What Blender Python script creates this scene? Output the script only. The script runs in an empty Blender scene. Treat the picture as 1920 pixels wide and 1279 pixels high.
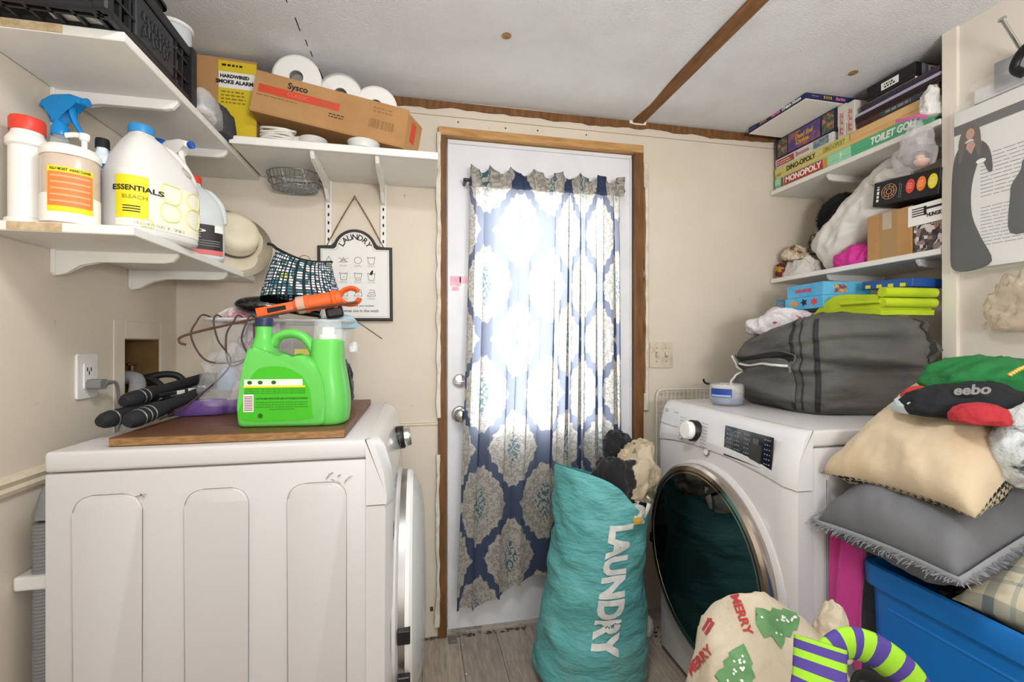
import bpy, bmesh, math, random
from mathutils import Vector, Matrix, Euler, noise
random.seed(7)
SC = bpy.context.scene
COL = SC.collection
PI = math.pi

# ------------------------------------------------------------------ camera
cam_d = bpy.data.cameras.new('camera')
cam = bpy.data.objects.new('camera', cam_d); COL.objects.link(cam)
cam_d.sensor_width = 36.0
cam_d.lens = 853.0 / 1920.0 * 36.0
cam_d.shift_y = 5.5 / 1920.0
cam_d.clip_start = 0.02
YAW = math.atan(175.0 / 853.0)
cam.location = (0, 0, 1.2)
cam.rotation_euler = (PI / 2, 0, -YAW)
SC.camera = cam

# ------------------------------------------------------------------ world, lamps, exposure
W = bpy.data.worlds.new('world'); SC.world = W; W.use_nodes = True
W.node_tree.nodes['Background'].inputs[0].default_value = (0.92, 0.96, 1.0, 1)
W.node_tree.nodes['Background'].inputs[1].default_value = 12.0
SC.view_settings.view_transform = 'Standard'
SC.view_settings.look = 'None'
SC.view_settings.exposure = 0.12
SC.view_settings.gamma = 1.0
SC.view_settings.use_curve_mapping = False

def lamp(name, kind, loc, power, size, color=(1, .96, .9), target=None, size_y=None):
    d = bpy.data.lights.new(name, kind); d.energy = power; d.color = color
    if kind == 'AREA':
        d.size = size
        if size_y: d.shape = 'RECTANGLE'; d.size_y = size_y
    else: d.shadow_soft_size = size
    o = bpy.data.objects.new(name, d); COL.objects.link(o); o.location = loc
    if target: o.rotation_euler = (Vector(target) - Vector(loc)).to_track_quat('-Z', 'Y').to_euler()
    return o
lamp('ceiling_lamp_light', 'AREA', (0.06, 0.46, 2.14), 11.0, 0.26, (.97, .985, 1), (0.06, .62, 0.0))
lamp('front_fill_light', 'AREA', (0.4, -1.6, 1.15), 15.0, 1.6, (.96, .98, 1), (0.4, 1.5, 1.45))  # added soft frontal fill behind the camera, not a fixture of the room
lamp('bounce_fill_light', 'AREA', (0.5, -0.9, 1.35), 38.0, 0.5, (.96, .98, 1), (0.5, -0.3, 2.6))  # added uplight that bounces fill off the ceiling, no real lamp stands here

# ------------------------------------------------------------------ materials
def lin(h):
    if isinstance(h, str):
        h = h.lstrip('#'); c = [int(h[i:i+2], 16) / 255 for i in (0, 2, 4)]
    else: c = h
    return tuple((x / 12.92 if x <= .04045 else ((x + .055) / 1.055) ** 2.4) for x in c) + (1,)
MATS = {}
class NT:
    def __init__(s, m):
        s.m = m; s.t = m.node_tree; s.n = s.t.nodes; s.l = s.t.links
        s.b = s.n['Principled BSDF']
    def node(s, kind, **kw):
        n = s.n.new(kind)
        for k, v in kw.items(): setattr(n, k, v)
        return n
    def link(s, a, b): s.l.new(a, b)
    def val(s, x, sock):
        if isinstance(x, (int, float)): sock.default_value = x
        else: s.link(x, sock)
    def math(s, op, a, b=None, c=None):
        n = s.node('ShaderNodeMath', operation=op)
        s.val(a, n.inputs[0])
        if b is not None: s.val(b, n.inputs[1])
        if c is not None: s.val(c, n.inputs[2])
        return n.outputs[0]
    def coord(s, kind='Object', scale=None):
        o = s.node('ShaderNodeTexCoord').outputs[kind]
        if scale is not None:
            mp = s.node('ShaderNodeMapping'); mp.inputs['Scale'].default_value = scale if hasattr(scale, '__len__') else (scale,) * 3
            s.link(o, mp.inputs[0]); o = mp.outputs[0]
        return o
    def noise(s, vec, scale, detail=4, rough=.6):
        n = s.node('ShaderNodeTexNoise'); n.inputs['Scale'].default_value = scale
        n.inputs['Detail'].default_value = detail; n.inputs['Roughness'].default_value = rough
        s.link(vec, n.inputs['Vector']); return n.outputs[0]
    def ramp(s, fac, stops, interp='LINEAR'):
        n = s.node('ShaderNodeValToRGB'); r = n.color_ramp; r.interpolation = interp
        while len(r.elements) < len(stops): r.elements.new(.5)
        for e, (p, c) in zip(r.elements, stops): e.position = p; e.color = lin(c)
        s.link(fac, n.inputs[0]); return n.outputs[0]
    def mix(s, fac, a, b):
        n = s.node('ShaderNodeMix', data_type='RGBA')
        s.val(fac, n.inputs[0])
        for x, k in ((a, 6), (b, 7)):
            if isinstance(x, str) or isinstance(x, tuple): n.inputs[k].default_value = lin(x)
            else: s.link(x, n.inputs[k])
        return n.outputs[2]
    def bump(s, h, strength=.3, dist=.01):
        n = s.node('ShaderNodeBump'); n.inputs['Strength'].default_value = strength; n.inputs['Distance'].default_value = dist
        s.link(h, n.inputs['Height']); s.link(n.outputs[0], s.b.inputs['Normal'])
def mat(name, col, rough=.5, metal=0, var=None, bump=None, trans=0, ior=1.45, coat=0, alpha=1, emit=None, sheen=0, transl=0, spec=None):
    """col: hex; var: (hex2, noise scale, low, high, stretch); bump: (scale, strength, distance, stretch)"""
    if name in MATS: return MATS[name]
    m = bpy.data.materials.new(name); m.use_nodes = True; MATS[name] = m
    t = NT(m); b = t.b
    b.inputs['Base Color'].default_value = lin(col)
    b.inputs['Roughness'].default_value = rough; b.inputs['Metallic'].default_value = metal
    b.inputs['Transmission Weight'].default_value = trans; b.inputs['IOR'].default_value = ior
    b.inputs['Coat Weight'].default_value = coat; b.inputs['Alpha'].default_value = alpha
    b.inputs['Sheen Weight'].default_value = sheen
    if spec is not None: b.inputs['Specular IOR Level'].default_value = spec
    m.diffuse_color = lin(col)
    if emit: b.inputs['Emission Color'].default_value = lin(emit[0]); b.inputs['Emission Strength'].default_value = emit[1]
    if var:
        c2, sc, lo, hi = var[:4]; st = var[4] if len(var) > 4 else None
        n = t.noise(t.coord('Object', st), sc)
        t.link(t.ramp(n, [(lo, col), (hi, c2)]), b.inputs['Base Color'])
    if bump:
        sc, stg, dist = bump[:3]; st = bump[3] if len(bump) > 3 else None
        t.bump(t.noise(t.coord('Object', st), sc), stg, dist)
    if transl:
        tr = t.node('ShaderNodeBsdfTranslucent'); tr.inputs[0].default_value = lin(col)
        mx = t.node('ShaderNodeMixShader'); mx.inputs[0].default_value = transl
        out = t.n['Material Output']
        t.link(b.outputs[0], mx.inputs[1]); t.link(tr.outputs[0], mx.inputs[2]); t.link(mx.outputs[0], out.inputs[0])
    return m
def film(name, tint='#ffffff', amount=.22, rough=.12, bumpy=True):
    """thin crinkled clear plastic: see-through sheet with glints"""
    if name in MATS: return MATS[name]
    m = bpy.data.materials.new(name); m.use_nodes = True; MATS[name] = m
    t = NT(m); t.b.inputs['Base Color'].default_value = lin(tint); t.b.inputs['Roughness'].default_value = rough
    if bumpy: t.bump(t.noise(t.coord(), 35, 3), .6, .01)
    tr = t.node('ShaderNodeBsdfTransparent'); tr.inputs[0].default_value = (1, 1, 1, 1)
    mx = t.node('ShaderNodeMixShader'); mx.inputs[0].default_value = 1 - amount
    t.link(t.b.outputs[0], mx.inputs[1]); t.link(tr.outputs[0], mx.inputs[2])
    t.link(mx.outputs[0], t.n['Material Output'].inputs[0])
    return m

# ------------------------------------------------------------------ objects
def setp(o, label=None, cat=None, group=None, kind=None):
    if label: o['label'] = label
    if cat: o['category'] = cat
    if group: o['group'] = group
    if kind: o['kind'] = kind
    return o
def thing(name, label, cat, loc=(0, 0, 0), rot=(0, 0, 0), group=None):
    o = bpy.data.objects.new(name, None); COL.objects.link(o)
    o.location = loc; o.rotation_euler = rot; o.empty_display_size = .05
    return setp(o, label, cat, group)
def ob(name, bm, m, parent=None, loc=(0, 0, 0), rot=(0, 0, 0), smooth=None, label=None, cat=None, group=None, kind=None, mx=None):
    if isinstance(bm, bpy.types.Mesh): me = bm
    else:
        me = bpy.data.meshes.new(name)
        bmesh.ops.recalc_face_normals(bm, faces=bm.faces[:])
        bm.to_mesh(me); bm.free()
        if smooth is not None:
            for p in me.polygons: p.use_smooth = True
            if smooth < 180: me.set_sharp_from_angle(angle=math.radians(smooth))
        if m is not None:
            for k in (m if isinstance(m, (list, tuple)) else [m]): me.materials.append(k)
    o = bpy.data.objects.new(name, me); COL.objects.link(o)
    if parent is not None: o.parent = parent
    if mx is not None: o.matrix_basis = mx
    else: o.location = loc; o.rotation_euler = rot
    return setp(o, label, cat, group, kind)
def put(root, loc=None, rot=None, label=None, group=None):
    """copy of a thing with its parts and their sub-parts"""
    def cp(o, par):
        c = o.copy(); COL.objects.link(c); c.parent = par
        for ch in o.children: cp(ch, c)
        return c
    c = cp(root, None)
    if loc is not None: c.location = loc
    if rot is not None: c.rotation_euler = rot
    return setp(c, label, None, group)

# ------------------------------------------------------------------ shapes (each returns a bmesh)
def box(x0, x1, y0, y1, z0, z1, bev=0, seg=2, bm=None):
    new = bmesh.new()
    r = bmesh.ops.create_cube(new, size=1)
    for v in new.verts:
        v.co = Vector((x0 + (v.co.x + .5) * (x1 - x0), y0 + (v.co.y + .5) * (y1 - y0), z0 + (v.co.z + .5) * (z1 - z0)))
    if bev: bmesh.ops.bevel(new, geom=new.edges[:], offset=bev, segments=seg, profile=.5, affect='EDGES')
    return join(bm, new)
def join(a, b):
    if a is None: return b
    me = bpy.data.meshes.new('tmp'); b.to_mesh(me); b.free(); a.from_mesh(me); bpy.data.meshes.remove(me); return a
def cbox(sx, sy, sz, bev=0, seg=2): return box(-sx / 2, sx / 2, -sy / 2, sy / 2, 0, sz, bev, seg)
def xf(bm, mx): bmesh.ops.transform(bm, matrix=mx, verts=bm.verts[:]); return bm
def T(x=0, y=0, z=0): return Matrix.Translation((x, y, z))
def R(a, ax): return Matrix.Rotation(a, 4, ax)
def lathe(prof, seg=28, sx=1, sy=1, caps=True):
    bm = bmesh.new(); rings = []
    for r, z in prof:
        rings.append([bm.verts.new((r * sx * math.cos(2 * PI * k / seg), r * sy * math.sin(2 * PI * k / seg), z)) for k in range(seg)])
    for a, b in zip(rings, rings[1:]):
        for k in range(seg): bm.faces.new((a[k], a[(k + 1) % seg], b[(k + 1) % seg], b[k]))
    if caps:
        if prof[0][0] > 1e-5: bm.faces.new(rings[0][::-1])
        if prof[-1][0] > 1e-5: bm.faces.new(rings[-1])
    return bm
def loft(rings, cap=True, closed=True):
    bm = bmesh.new(); vr = [[bm.verts.new(p) for p in r] for r in rings]
    n = len(vr[0])
    for a, b in zip(vr, vr[1:]):
        for k in range(n if closed else n - 1): bm.faces.new((a[k], a[(k + 1) % n], b[(k + 1) % n], b[k]))
    if cap: bm.faces.new(vr[0][::-1]); bm.faces.new(vr[-1])
    return bm
def spline(pts, n=8, closed=False):
    P = [Vector(p) for p in pts]; out = []; m = len(P)
    for i in range(m if closed else m - 1):
        if closed: a, b, c, d = P[i - 1], P[i], P[(i + 1) % m], P[(i + 2) % m]
        else: a, b, c, d = P[max(i - 1, 0)], P[i], P[i + 1], P[min(i + 2, m - 1)]
        for k in range(n):
            t = k / n
            out.append(.5 * ((2 * b) + (c - a) * t + (2 * a - 5 * b + 4 * c - d) * t * t + (3 * b - a - 3 * c + d) * t ** 3))
    if not closed: out.append(P[-1])
    return out
def tube(pts, r, seg=8, closed=False, smooth=0, flat=1, up=None):
    """round (or flat < 1: strap-like) tube along points; r a number or a function of 0..1"""
    P = spline(pts, smooth, closed) if smooth else [Vector(p) for p in pts]
    rings = []; nrm = None; m = len(P)
    for i, p in enumerate(P):
        t = (P[(i + 1) % m] - P[i - 1]) if closed else (P[min(i + 1, m - 1)] - P[max(i - 1, 0)])
        t.normalize()
        if nrm is None:
            nrm = Vector(up) if up else (Vector((0, 0, 1)) if abs(t.z) < .9 else Vector((1, 0, 0)))
        nrm = (nrm - t * nrm.dot(t)); nrm.normalize(); bn = t.cross(nrm)
        rr = r(i / max(1, m - 1)) if callable(r) else r
        rings.append([p + nrm * (math.cos(2 * PI * k / seg) * rr) + bn * (math.sin(2 * PI * k / seg) * rr * flat) for k in range(seg)])
    if closed: rings.append(rings[0])
    bm = loft(rings, cap=not closed)
    if closed: bmesh.ops.remove_doubles(bm, verts=bm.verts[:], dist=1e-6)
    return bm
def prism(poly, d, bev=0, seg=2):
    """2D outline in XY (counter-clockwise), thickness d along +Z"""
    bm = bmesh.new()
    a = [bm.verts.new((x, y, 0)) for x, y in poly]; b = [bm.verts.new((x, y, d)) for x, y in poly]
    n = len(poly)
    bm.faces.new(a[::-1]); bm.faces.new(b)
    for k in range(n): bm.faces.new((a[k], a[(k + 1) % n], b[(k + 1) % n], b[k]))
    if bev: 
        es = [e for e in bm.edges if abs(e.verts[0].co.z - e.verts[1].co.z) < 1e-6]
        bmesh.ops.bevel(bm, geom=es, offset=bev, segments=seg, profile=.5, affect='EDGES')
    return bm
def rrect(w, h, r, n=5, cx=0, cy=0):
    out = []
    for sx, sy, a0 in ((1, 1, 0), (-1, 1, 90), (-1, -1, 180), (1, -1, 270)):
        for k in range(n + 1):
            a = math.radians(a0 + 90 * k / n)
            out.append((cx + sx * (w / 2 - r) + r * math.cos(a), cy + sy * (h / 2 - r) + r * math.sin(a)))
    return out
def sheet(fn, nu, nv, thick=0, uv=None):
    """grid surface fn(u,v)->point; optional thickness; uv(u,v)->(s,t)"""
    bm = bmesh.new()
    g = [[bm.verts.new(fn(i / nu, j / nv)) for j in range(nv + 1)] for i in range(nu + 1)]
    L = bm.loops.layers.uv.new('UVMap') if uv else None
    for i in range(nu):
        for j in range(nv):
            f = bm.faces.new((g[i][j], g[i + 1][j], g[i + 1][j + 1], g[i][j + 1]))
            if uv:
                for lp, (a, b) in zip(f.loops, ((i, j), (i + 1, j), (i + 1, j + 1), (i, j + 1))): lp[L].uv = uv(a / nu, b / nv)
    bm.normal_update()
    if thick: bmesh.ops.solidify(bm, geom=bm.faces[:], thickness=thick)
    return bm
def nz(p, s=1.0, seed=0): return noise.noise(Vector((p[0] * s + seed * 7.3, p[1] * s - seed * 3.1, p[2] * s + seed * 1.7)))
def wrk(p, s=1.0, seed=0, oct=3):
    """ridged folds, 0..~1"""
    v = 0; a = 1.0
    for k in range(oct):
        v += a * (1 - 2 * abs(nz(p, s, seed + k * 5))); s *= 2.1; a *= .55
    return v / 1.85
def cloth_lump(sx, sy, sz, seed=0, amp=.18, freq=5.0, sub=4, flat=.35, oct=4):
    """crumpled heap of fabric resting on z = 0"""
    bm = bmesh.new(); bmesh.ops.create_icosphere(bm, subdivisions=sub, radius=1)
    for v in bm.verts:
        p = v.co.copy(); q = Vector((p.x * sx, p.y * sy, p.z * sz))
        d = 1 + amp * 1.25 * (wrk(q + Vector((nz(q, freq, seed), nz(q, freq, seed + 1), nz(q, freq, seed + 2))) * (.35 / freq), freq, seed, oct) - .45) + amp * .8 * nz(q, freq * .45, seed + 3)
        z = p.z if p.z > -flat else -flat + (p.z + flat) * .12
        v.co = Vector((p.x * sx * d, p.y * sy * d, (z + flat * 1.08) * sz * (d if p.z > -.2 else 1)))
    return bm
def cushion(w, l, h, n=28, pinch=.10, seed=0, wr=.012, freq=6):
    """pillow with drawn-in sides, pointed corners, seam round its middle"""
    bm = bmesh.new()
    def pt(u, v, s):
        x, y = u * 2 - 1, v * 2 - 1
        bx = (1 - pinch * (1 - y * y)); by = (1 - pinch * (1 - x * x))
        t = ((1 - abs(x) ** 2.6) * (1 - abs(y) ** 2.6)); t = max(0, t) ** .48
        X, Y = x * w / 2 * bx, y * l / 2 * by
        e = wr * (wrk((X, Y, s * .3), freq, seed) - .5) * min(1, t * 2.2)
        return Vector((X, Y, s * (h / 2 * t + e)))
    for s in (1, -1):
        g = [[bm.verts.new(pt(i / n, j / n, s)) for j in range(n + 1)] for i in range(n + 1)]
        for i in range(n):
            for j in range(n):
                q = (g[i][j], g[i + 1][j], g[i + 1][j + 1], g[i][j + 1])
                bm.faces.new(q if s > 0 else q[::-1])
    bmesh.ops.remove_doubles(bm, verts=bm.verts[:], dist=1e-5)
    return bm
def frame(o, ex, ey):
    """matrix whose local x, y run along ex, ey (unit-ised) from o; z is the outward normal"""
    ex = Vector(ex).normalized(); n = ex.cross(Vector(ey)).normalized(); ey = n.cross(ex)
    m = Matrix.Identity(4)
    for i in range(3): m[i][0] = ex[i]; m[i][1] = ey[i]; m[i][2] = n[i]; m[i][3] = o[i]
    return m
FONTM = {}
def text(s, size, m, parent, mx, name='lettering', align='CENTER', width=None, bold=0, shear=0, squeeze=1, depth=.0004, fit=None):
    c = bpy.data.curves.new('t', 'FONT'); c.body = s; c.size = size; c.align_x = align; c.align_y = 'CENTER'
    c.extrude = depth; c.offset = bold; c.shear = shear; c.resolution_u = 3
    o = bpy.data.objects.new('t', c); COL.objects.link(o)
    dg = bpy.context.evaluated_depsgraph_get(); dg.update()
    me = bpy.data.meshes.new_from_object(o.evaluated_get(dg)); me.name = name
    bpy.data.objects.remove(o); bpy.data.curves.remove(c)
    if fit:
        xs = [v.co.x for v in me.vertices]; k = fit / max(1e-6, max(xs) - min(xs)); squeeze = k
    if squeeze != 1: me.transform(Matrix.Diagonal((squeeze, 1, 1, 1)))
    me.materials.clear(); me.materials.append(m)
    return ob(name, me, None, parent, mx=mx @ T(0, 0, depth))
def patch(w, h, m, parent, mx, name='label', r=0, d=.0005, cx=0, cy=0):
    """flat printed or stuck-on label, centred on the frame"""
    poly = rrect(w, h, r, 4, cx, cy) if r else [(cx - w / 2, cy - h / 2), (cx + w / 2, cy - h / 2), (cx + w / 2, cy + h / 2), (cx - w / 2, cy + h / 2)]
    return ob(name, prism(poly, d), m, parent, mx=mx)
def bars(parent, mx, w, h, m, n=14, name='barcode', d=.0004, seed=1, vertical=True):
    rn = random.Random(seed); bm = bmesh.new(); x = -w / 2
    while x < w / 2:
        k = rn.choice((1, 1, 2, 3)) * w / (n * 3.4)
        if x + k > w / 2: break
        if vertical: box(x, x + k, -h / 2, h / 2, 0, d, bm=bm)
        else: box(-h / 2, h / 2, x, x + k, 0, d, bm=bm)
        x += k + rn.choice((1, 1, 2)) * w / (n * 3.4)
    return ob(name, bm, m, parent, mx=mx, kind='stuff')
def lines(parent, mx, w, n, gap, m, name='small_print', seed=1, hgt=.35, d=.0003):
    """rows of print too small to read"""
    rn = random.Random(seed); bm = bmesh.new()
    for k in range(n):
        x = -w / 2; y = -k * gap; end = w / 2 - rn.random() * w * .15
        while x < end:
            l = min(rn.uniform(.08, .2) * w, end - x)
            box(x, x + l, y - gap * hgt / 2, y + gap * hgt / 2, 0, d, bm=bm); x += l + gap * .35
    return ob(name, bm, m, parent, mx=mx, kind='stuff')
# ================================================================== the room
XL, XR, YB, ZC = -.875, 1.96, 1.89, 2.20
def wallmat(name, c, c2):
    if name in MATS: return MATS[name]
    m = mat(name, c, .62); t = NT(m)
    v = t.coord()
    a = t.ramp(t.noise(v, 2.2, 5), [(.35, c), (.75, c2)])
    sp = t.ramp(t.noise(v, 26, 6, .7), [(.0, '#9a8a70'), (.27, '#b3a386'), (.33, '#ffffff')])
    mm = t.node('ShaderNodeMix', data_type='RGBA', blend_type='MULTIPLY'); mm.inputs[0].default_value = .55
    t.link(a, mm.inputs[6]); t.link(sp, mm.inputs[7]); t.link(mm.outputs[2], t.b.inputs['Base Color'])
    t.bump(t.noise(v, 60, 3), .08, .004)
    return m
M_WALL = wallmat('cream_wall_paint', '#ddd2c2', '#d4c7b3')
M_CEIL = mat('ceiling_texture_paint', '#f1f1f2', .8, bump=(210, .9, .006), var=('#e9e8e8', 6, .4, .7))
M_RAW = mat('raw_wood_edge', '#8a6038', .7, var=('#6b4524', 9, .35, .7, (6, 1, 1)), bump=(40, .3, .003, (1, 1, 8)))
M_RAWX = mat('raw_wood_strip', '#83592f', .7, var=('#5e3d1f', 9, .35, .7, (6, 1, 1)), bump=(40, .3, .003))
M_LIGHTWOOD = mat('pale_pine', '#c79a62', .65, var=('#a97a45', 10, .35, .7, (1, 5, 5)))
M_WHITE = mat('white_enamel', '#e9e7e4', .28, coat=.2)
M_TRIM = mat('cream_trim_paint', '#dccfb8', .5, var=('#cdbd9f', 14, .45, .7))
M_SHELF = mat('white_shelf_laminate', '#e8e5df', .38, var=('#dedad2', 4, .4, .7))
M_BLACK = mat('black_plastic', '#121214', .38)
M_DARK = mat('matte_black', '#0c0c0d', .7)
M_INK = mat('print_black', '#1b1a1a', .7)
M_GREYINK = mat('print_grey', '#8b8a86', .7)
M_PAPER = mat('print_white', '#efece6', .6)
M_CHROME = mat('chrome', '#c9c9c9', .16, metal=1)
M_STEEL = mat('brushed_steel', '#a7a6a3', .35, metal=1)

def struct(name, bm, m, parent=None, **k):
    o = ob(name, bm, m, parent, **k)
    if parent is None: o['kind'] = 'structure'
    return o
# floor with planks
fl = struct('floor', box(-1.1, 2.3, -1.9, 2.1, -.06, -.006), mat('subfloor', '#6d625a', .9))
M_PLANK = []
for k in range(4):
    base = ['#a3968a', '#ab9d8f', '#9a8d82', '#a89a8a'][k]
    m = mat('vinyl_plank_%d' % k, base, .5); t = NT(m)
    v = t.coord('Object', (14, 1.6, 1)); g = t.noise(v, 6, 6, .7)
    t.link(t.ramp(g, [(.3, '#857a70'), (.5, base), (.72, '#b7aa9c')]), t.b.inputs['Base Color']); t.bump(g, .12, .002)
    M_PLANK.append(m)
rn = random.Random(3); pw = .152
x = -.9
while x < 2.05:
    y = -1.8 + rn.random() * .6 - .6; k = 0
    while y < 1.93:
        y0, y1 = max(y, -1.8), min(y + .92, 1.95)
        if y1 > y0: ob('plank', box(x + .0008, x + pw - .0008, y0 + .0008, y1 - .0008, -.006, 0, .0006, 1), rn.choice(M_PLANK), fl)
        y += .92
    x += pw
# ceiling: sagging sheets between battens, slightly bowed near the back wall
def ceil_fn(u, v):
    x = -1.0 + 3.15 * u; y = -1.85 + 3.84 * v
    sag = 0.012 * math.sin(3.1 * x + .4) * math.exp(-((y - 1.55) / .22) ** 2) - .010 * math.exp(-((y - 1.72) / .1) ** 2)
    return (x, y, ZC + sag + .004 * nz((x, y, 0), 1.7))
ce = struct('ceiling', sheet(ceil_fn, 60, 90, -.03), M_CEIL, smooth=180)
# seam and fixings in the ceiling
bm = bmesh.new(); y = 1.30; rn = random.Random(5)
while y < 1.84:
    l = rn.uniform(.03, .07); xx = -.372 + (y - 1.426) * .07
    zc = ceil_fn((xx + 1) / 3.15, (y + 1.85) / 3.84)[2]; box(xx - .0015, xx + .0015, y, y + l, zc - .0015, zc + .01, bm=bm); y += l + rn.uniform(.01, .04)
ob('seam_crack', bm, M_DARK, ce, kind='stuff')
M_DISC = mat('ceiling_disc_tan', '#b08a58', .7, var=('#8a6a40', 40, .4, .6))
for (x, y) in ((.282, 1.462), (1.559, 1.381)):
    ob('fixing_disc', lathe([(.014, 0), (.016, .003), (.010, .005), (.004, .003), (0, .003)], 18), M_DISC, ce, (x, y, ceil_fn((x + 1) / 3.15, (y + 1.85) / 3.84)[2] + .0005), (PI, 0, 0), smooth=40)
ob('fixing_clip', box(-.014, .014, -.004, .004, -.008, 0, .002), M_PAPER, ce, (-.612, 1.565, ZC + .001), (0, 0, .5))
# walls
bm = box(XL - .1, .079, YB, YB + .1, 0, ZC + .03); box(.981, XR + .1, YB, YB + .1, 0, ZC + .03, bm=bm); box(.079, .981, YB, YB + .1, 2.085, ZC + .03, bm=bm)
wb = struct('wall_back', bm, M_WALL)
# water supply recess: Y 1.585-1.78, Z .99-1.215
bm = box(XL - .1, XL, -1.85, 1.585, 0, ZC + .03); box(XL - .1, XL, 1.78, YB + .1, 0, ZC + .03, bm=bm)
box(XL - .1, XL, 1.585, 1.78, 0, .985, bm=bm); box(XL - .1, XL, 1.585, 1.78, 1.215, ZC + .03, bm=bm)
wl = struct('wall_left', bm, M_WALL)
bm = box(XL - .16, XL - .1, 1.50, 1.86, .9, 1.3)
ob('recess_back', bm, mat('recess_brown_board', '#8a6a3c', .7, var=('#6a4f2a', 7, .35, .7)), wl)
_b=box(XL - .1, XL - .002, 1.585, 1.588, .985, 1.215); box(XL - .1, XL - .002, 1.777, 1.78, .985, 1.215, bm=_b); box(XL - .1, XL - .002, 1.588, 1.777, 1.212, 1.215, bm=_b); box(XL - .1, XL - .002, 1.588, 1.777, .985, .988, bm=_b)
ob('recess_lining', _b, MATS['recess_brown_board'], wl)
ob('recess_frame', box(XL, XL + .004, 1.535, 1.585, .93, 1.27, .001, 1, box(XL, XL + .004, 1.78, 1.835, .93, 1.27, .001, 1, box(XL, XL + .004, 1.586, 1.779, 1.217, 1.27, .001, 1))), M_WALL, wl)
struct('wall_right', box(XR, XR + .1, 1.0, YB + .1, 0, ZC + .03), M_WALL)
bm = box(1.665, XR + .1, -1.85, 1.157, 0, ZC + .03)
wn = struct('wall_near_right', bm, mat('near_wall_paint', '#e2dace', .6, var=('#dad0c2', 2.2, .4, .7)))
ob('corner_bead', box(1.655, 1.669, 1.118, 1.161, 0, ZC, .002), mat('corner_trim_paint', '#e8dfd0', .5), wn)
struct('wall_rear', box(XL - .1, XR + .1, -1.95, -1.85, 0, ZC + .03), M_WALL)
struct('ground', box(-6, 8, 2.0, 14, -.5, -.4), mat('yard_gravel', '#8d887c', .9, var=('#777264', 6, .4, .6)))
# dado rails
rail = [(0, 0), (.010, .004), (.014, .014), (.010, .022), (.016, .034), (.006, .044), (0, .046)]
def rail_bm(p0, p1, outx, outy):
    r0 = [Vector((p0[0] + outx * a, p0[1] + outy * a, p0[2] + b)) for a, b in rail]; r1 = [Vector((p1[0] + outx * a, p1[1] + outy * a, p1[2] + b)) for a, b in rail]
    return loft([r0, r1])
struct('trim_1', rail_bm((XL, -1.85, .868), (XL, 1.88, .868), 1, 0), M_TRIM)
struct('trim_2', xf(rail_bm((XL, 0, 0), (.078, 0, 0), 0, -.4), T(0, YB, .866) @ Matrix.Diagonal((1, 1, .42, 1))), M_TRIM)
# ragged raw wood strip where the ceiling moulding is missing
def ragged(x0, x1, z0, z1, y, th, seed, n=90, amp=.010):
    top = []; bot = []
    for k in range(n + 1):
        x = x0 + (x1 - x0) * k / n
        bot.append((x, z0 + amp * nz((x, 0, 0), 9, seed) + amp * .6 * nz((x, 1, 0), 33, seed))); top.append((x, z1))
    return xf(prism(bot + top[::-1], th), Matrix(((1, 0, 0, 0), (0, 0, -1, y), (0, 1, 0, 0), (0, 0, 0, 1))))
struct('trim_3', ragged(XL, 1.96, 2.165, 2.196, YB - .0005, .006, 2), M_RAWX)
struct('trim_4', box(.935, .987, -1.8, 1.885, 2.186, 2.20, .002, 1), M_RAW)
ob('paint_remnant', ragged(.92, 1.0, 2.186, 2.196, YB - .008, .004, 9, 14), M_PAPER, wb)
ob('upper_seam', box(-.05, 1.9, YB - .0012, YB, 2.136, 2.1385), mat('seam_line_tan', '#a39478', .8), wb)  # thin tan strip marking the seam across the wall
for x, z in ((.16, 2.118), (.36, 2.112), (.50, 2.115), (.72, 2.117)):
    ob('nail_hole', lathe([(0, 0), (.0035, .0004), (.0035, .001), (0, .0012)], 8), M_DARK, wb, (x, YB - .0002, z), (PI / 2, 0, 0))
# ------------------------------------------------------------------ door and its frame
M_JAMB = mat('jamb_stained_wood', '#7d552c', .6, var=('#5c3c1c', 8, .35, .7, (5, 5, .8)), bump=(30, .25, .003, (5, 5, .5)))
M_PEEL = mat('peeling_white_paint', '#ddd5c6', .6, var=('#c7bba5', 18, .45, .65))
t2 = struct('trim_5', box(.078, .112, 1.872, 1.99, 0, 2.085, .002, 1), M_JAMB)
struct('trim_6', box(.944, .9845, 1.872, 1.99, 0, 2.085, .002, 1), M_JAMB)
struct('trim_7', box(.078, .982, 1.868, 1.99, 2.052, 2.085, .002, 1), M_LIGHTWOOD)
def peel(x0, x1, z0, z1, y, th, seed, n=60, amp=.008, m=M_PEEL, name='peeling_paint', par=None):
    L = []; Rr = []
    for k in range(n + 1):
        z = z0 + (z1 - z0) * k / n
        L.append((x0 + amp * nz((z, 0, 0), 12, seed) + amp * .5 * nz((z, 3, 0), 45, seed), z)); Rr.append((x1 + amp * .5 * nz((z, 7, 0), 16, seed), z))
    return ob(name, xf(prism(Rr + L[::-1], th), Matrix(((1, 0, 0, 0), (0, 0, -1, y), (0, 1, 0, 0), (0, 0, 0, 1)))), m, par)
peel(.072, .088, .9, 2.06, 1.8715, .004, 3, par=t2)
peel(.070, .083, .05, .75, 1.8715, .004, 4, par=t2)
t9 = struct('trim_8', box(.989, 1.012, 1.876, YB, .90, 2.012, .003, 1), M_PEEL)
peel(.984, .994, .98, 1.9, 1.8755, .003, 6, m=M_RAW, name='bare_wood', par=t9)
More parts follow.
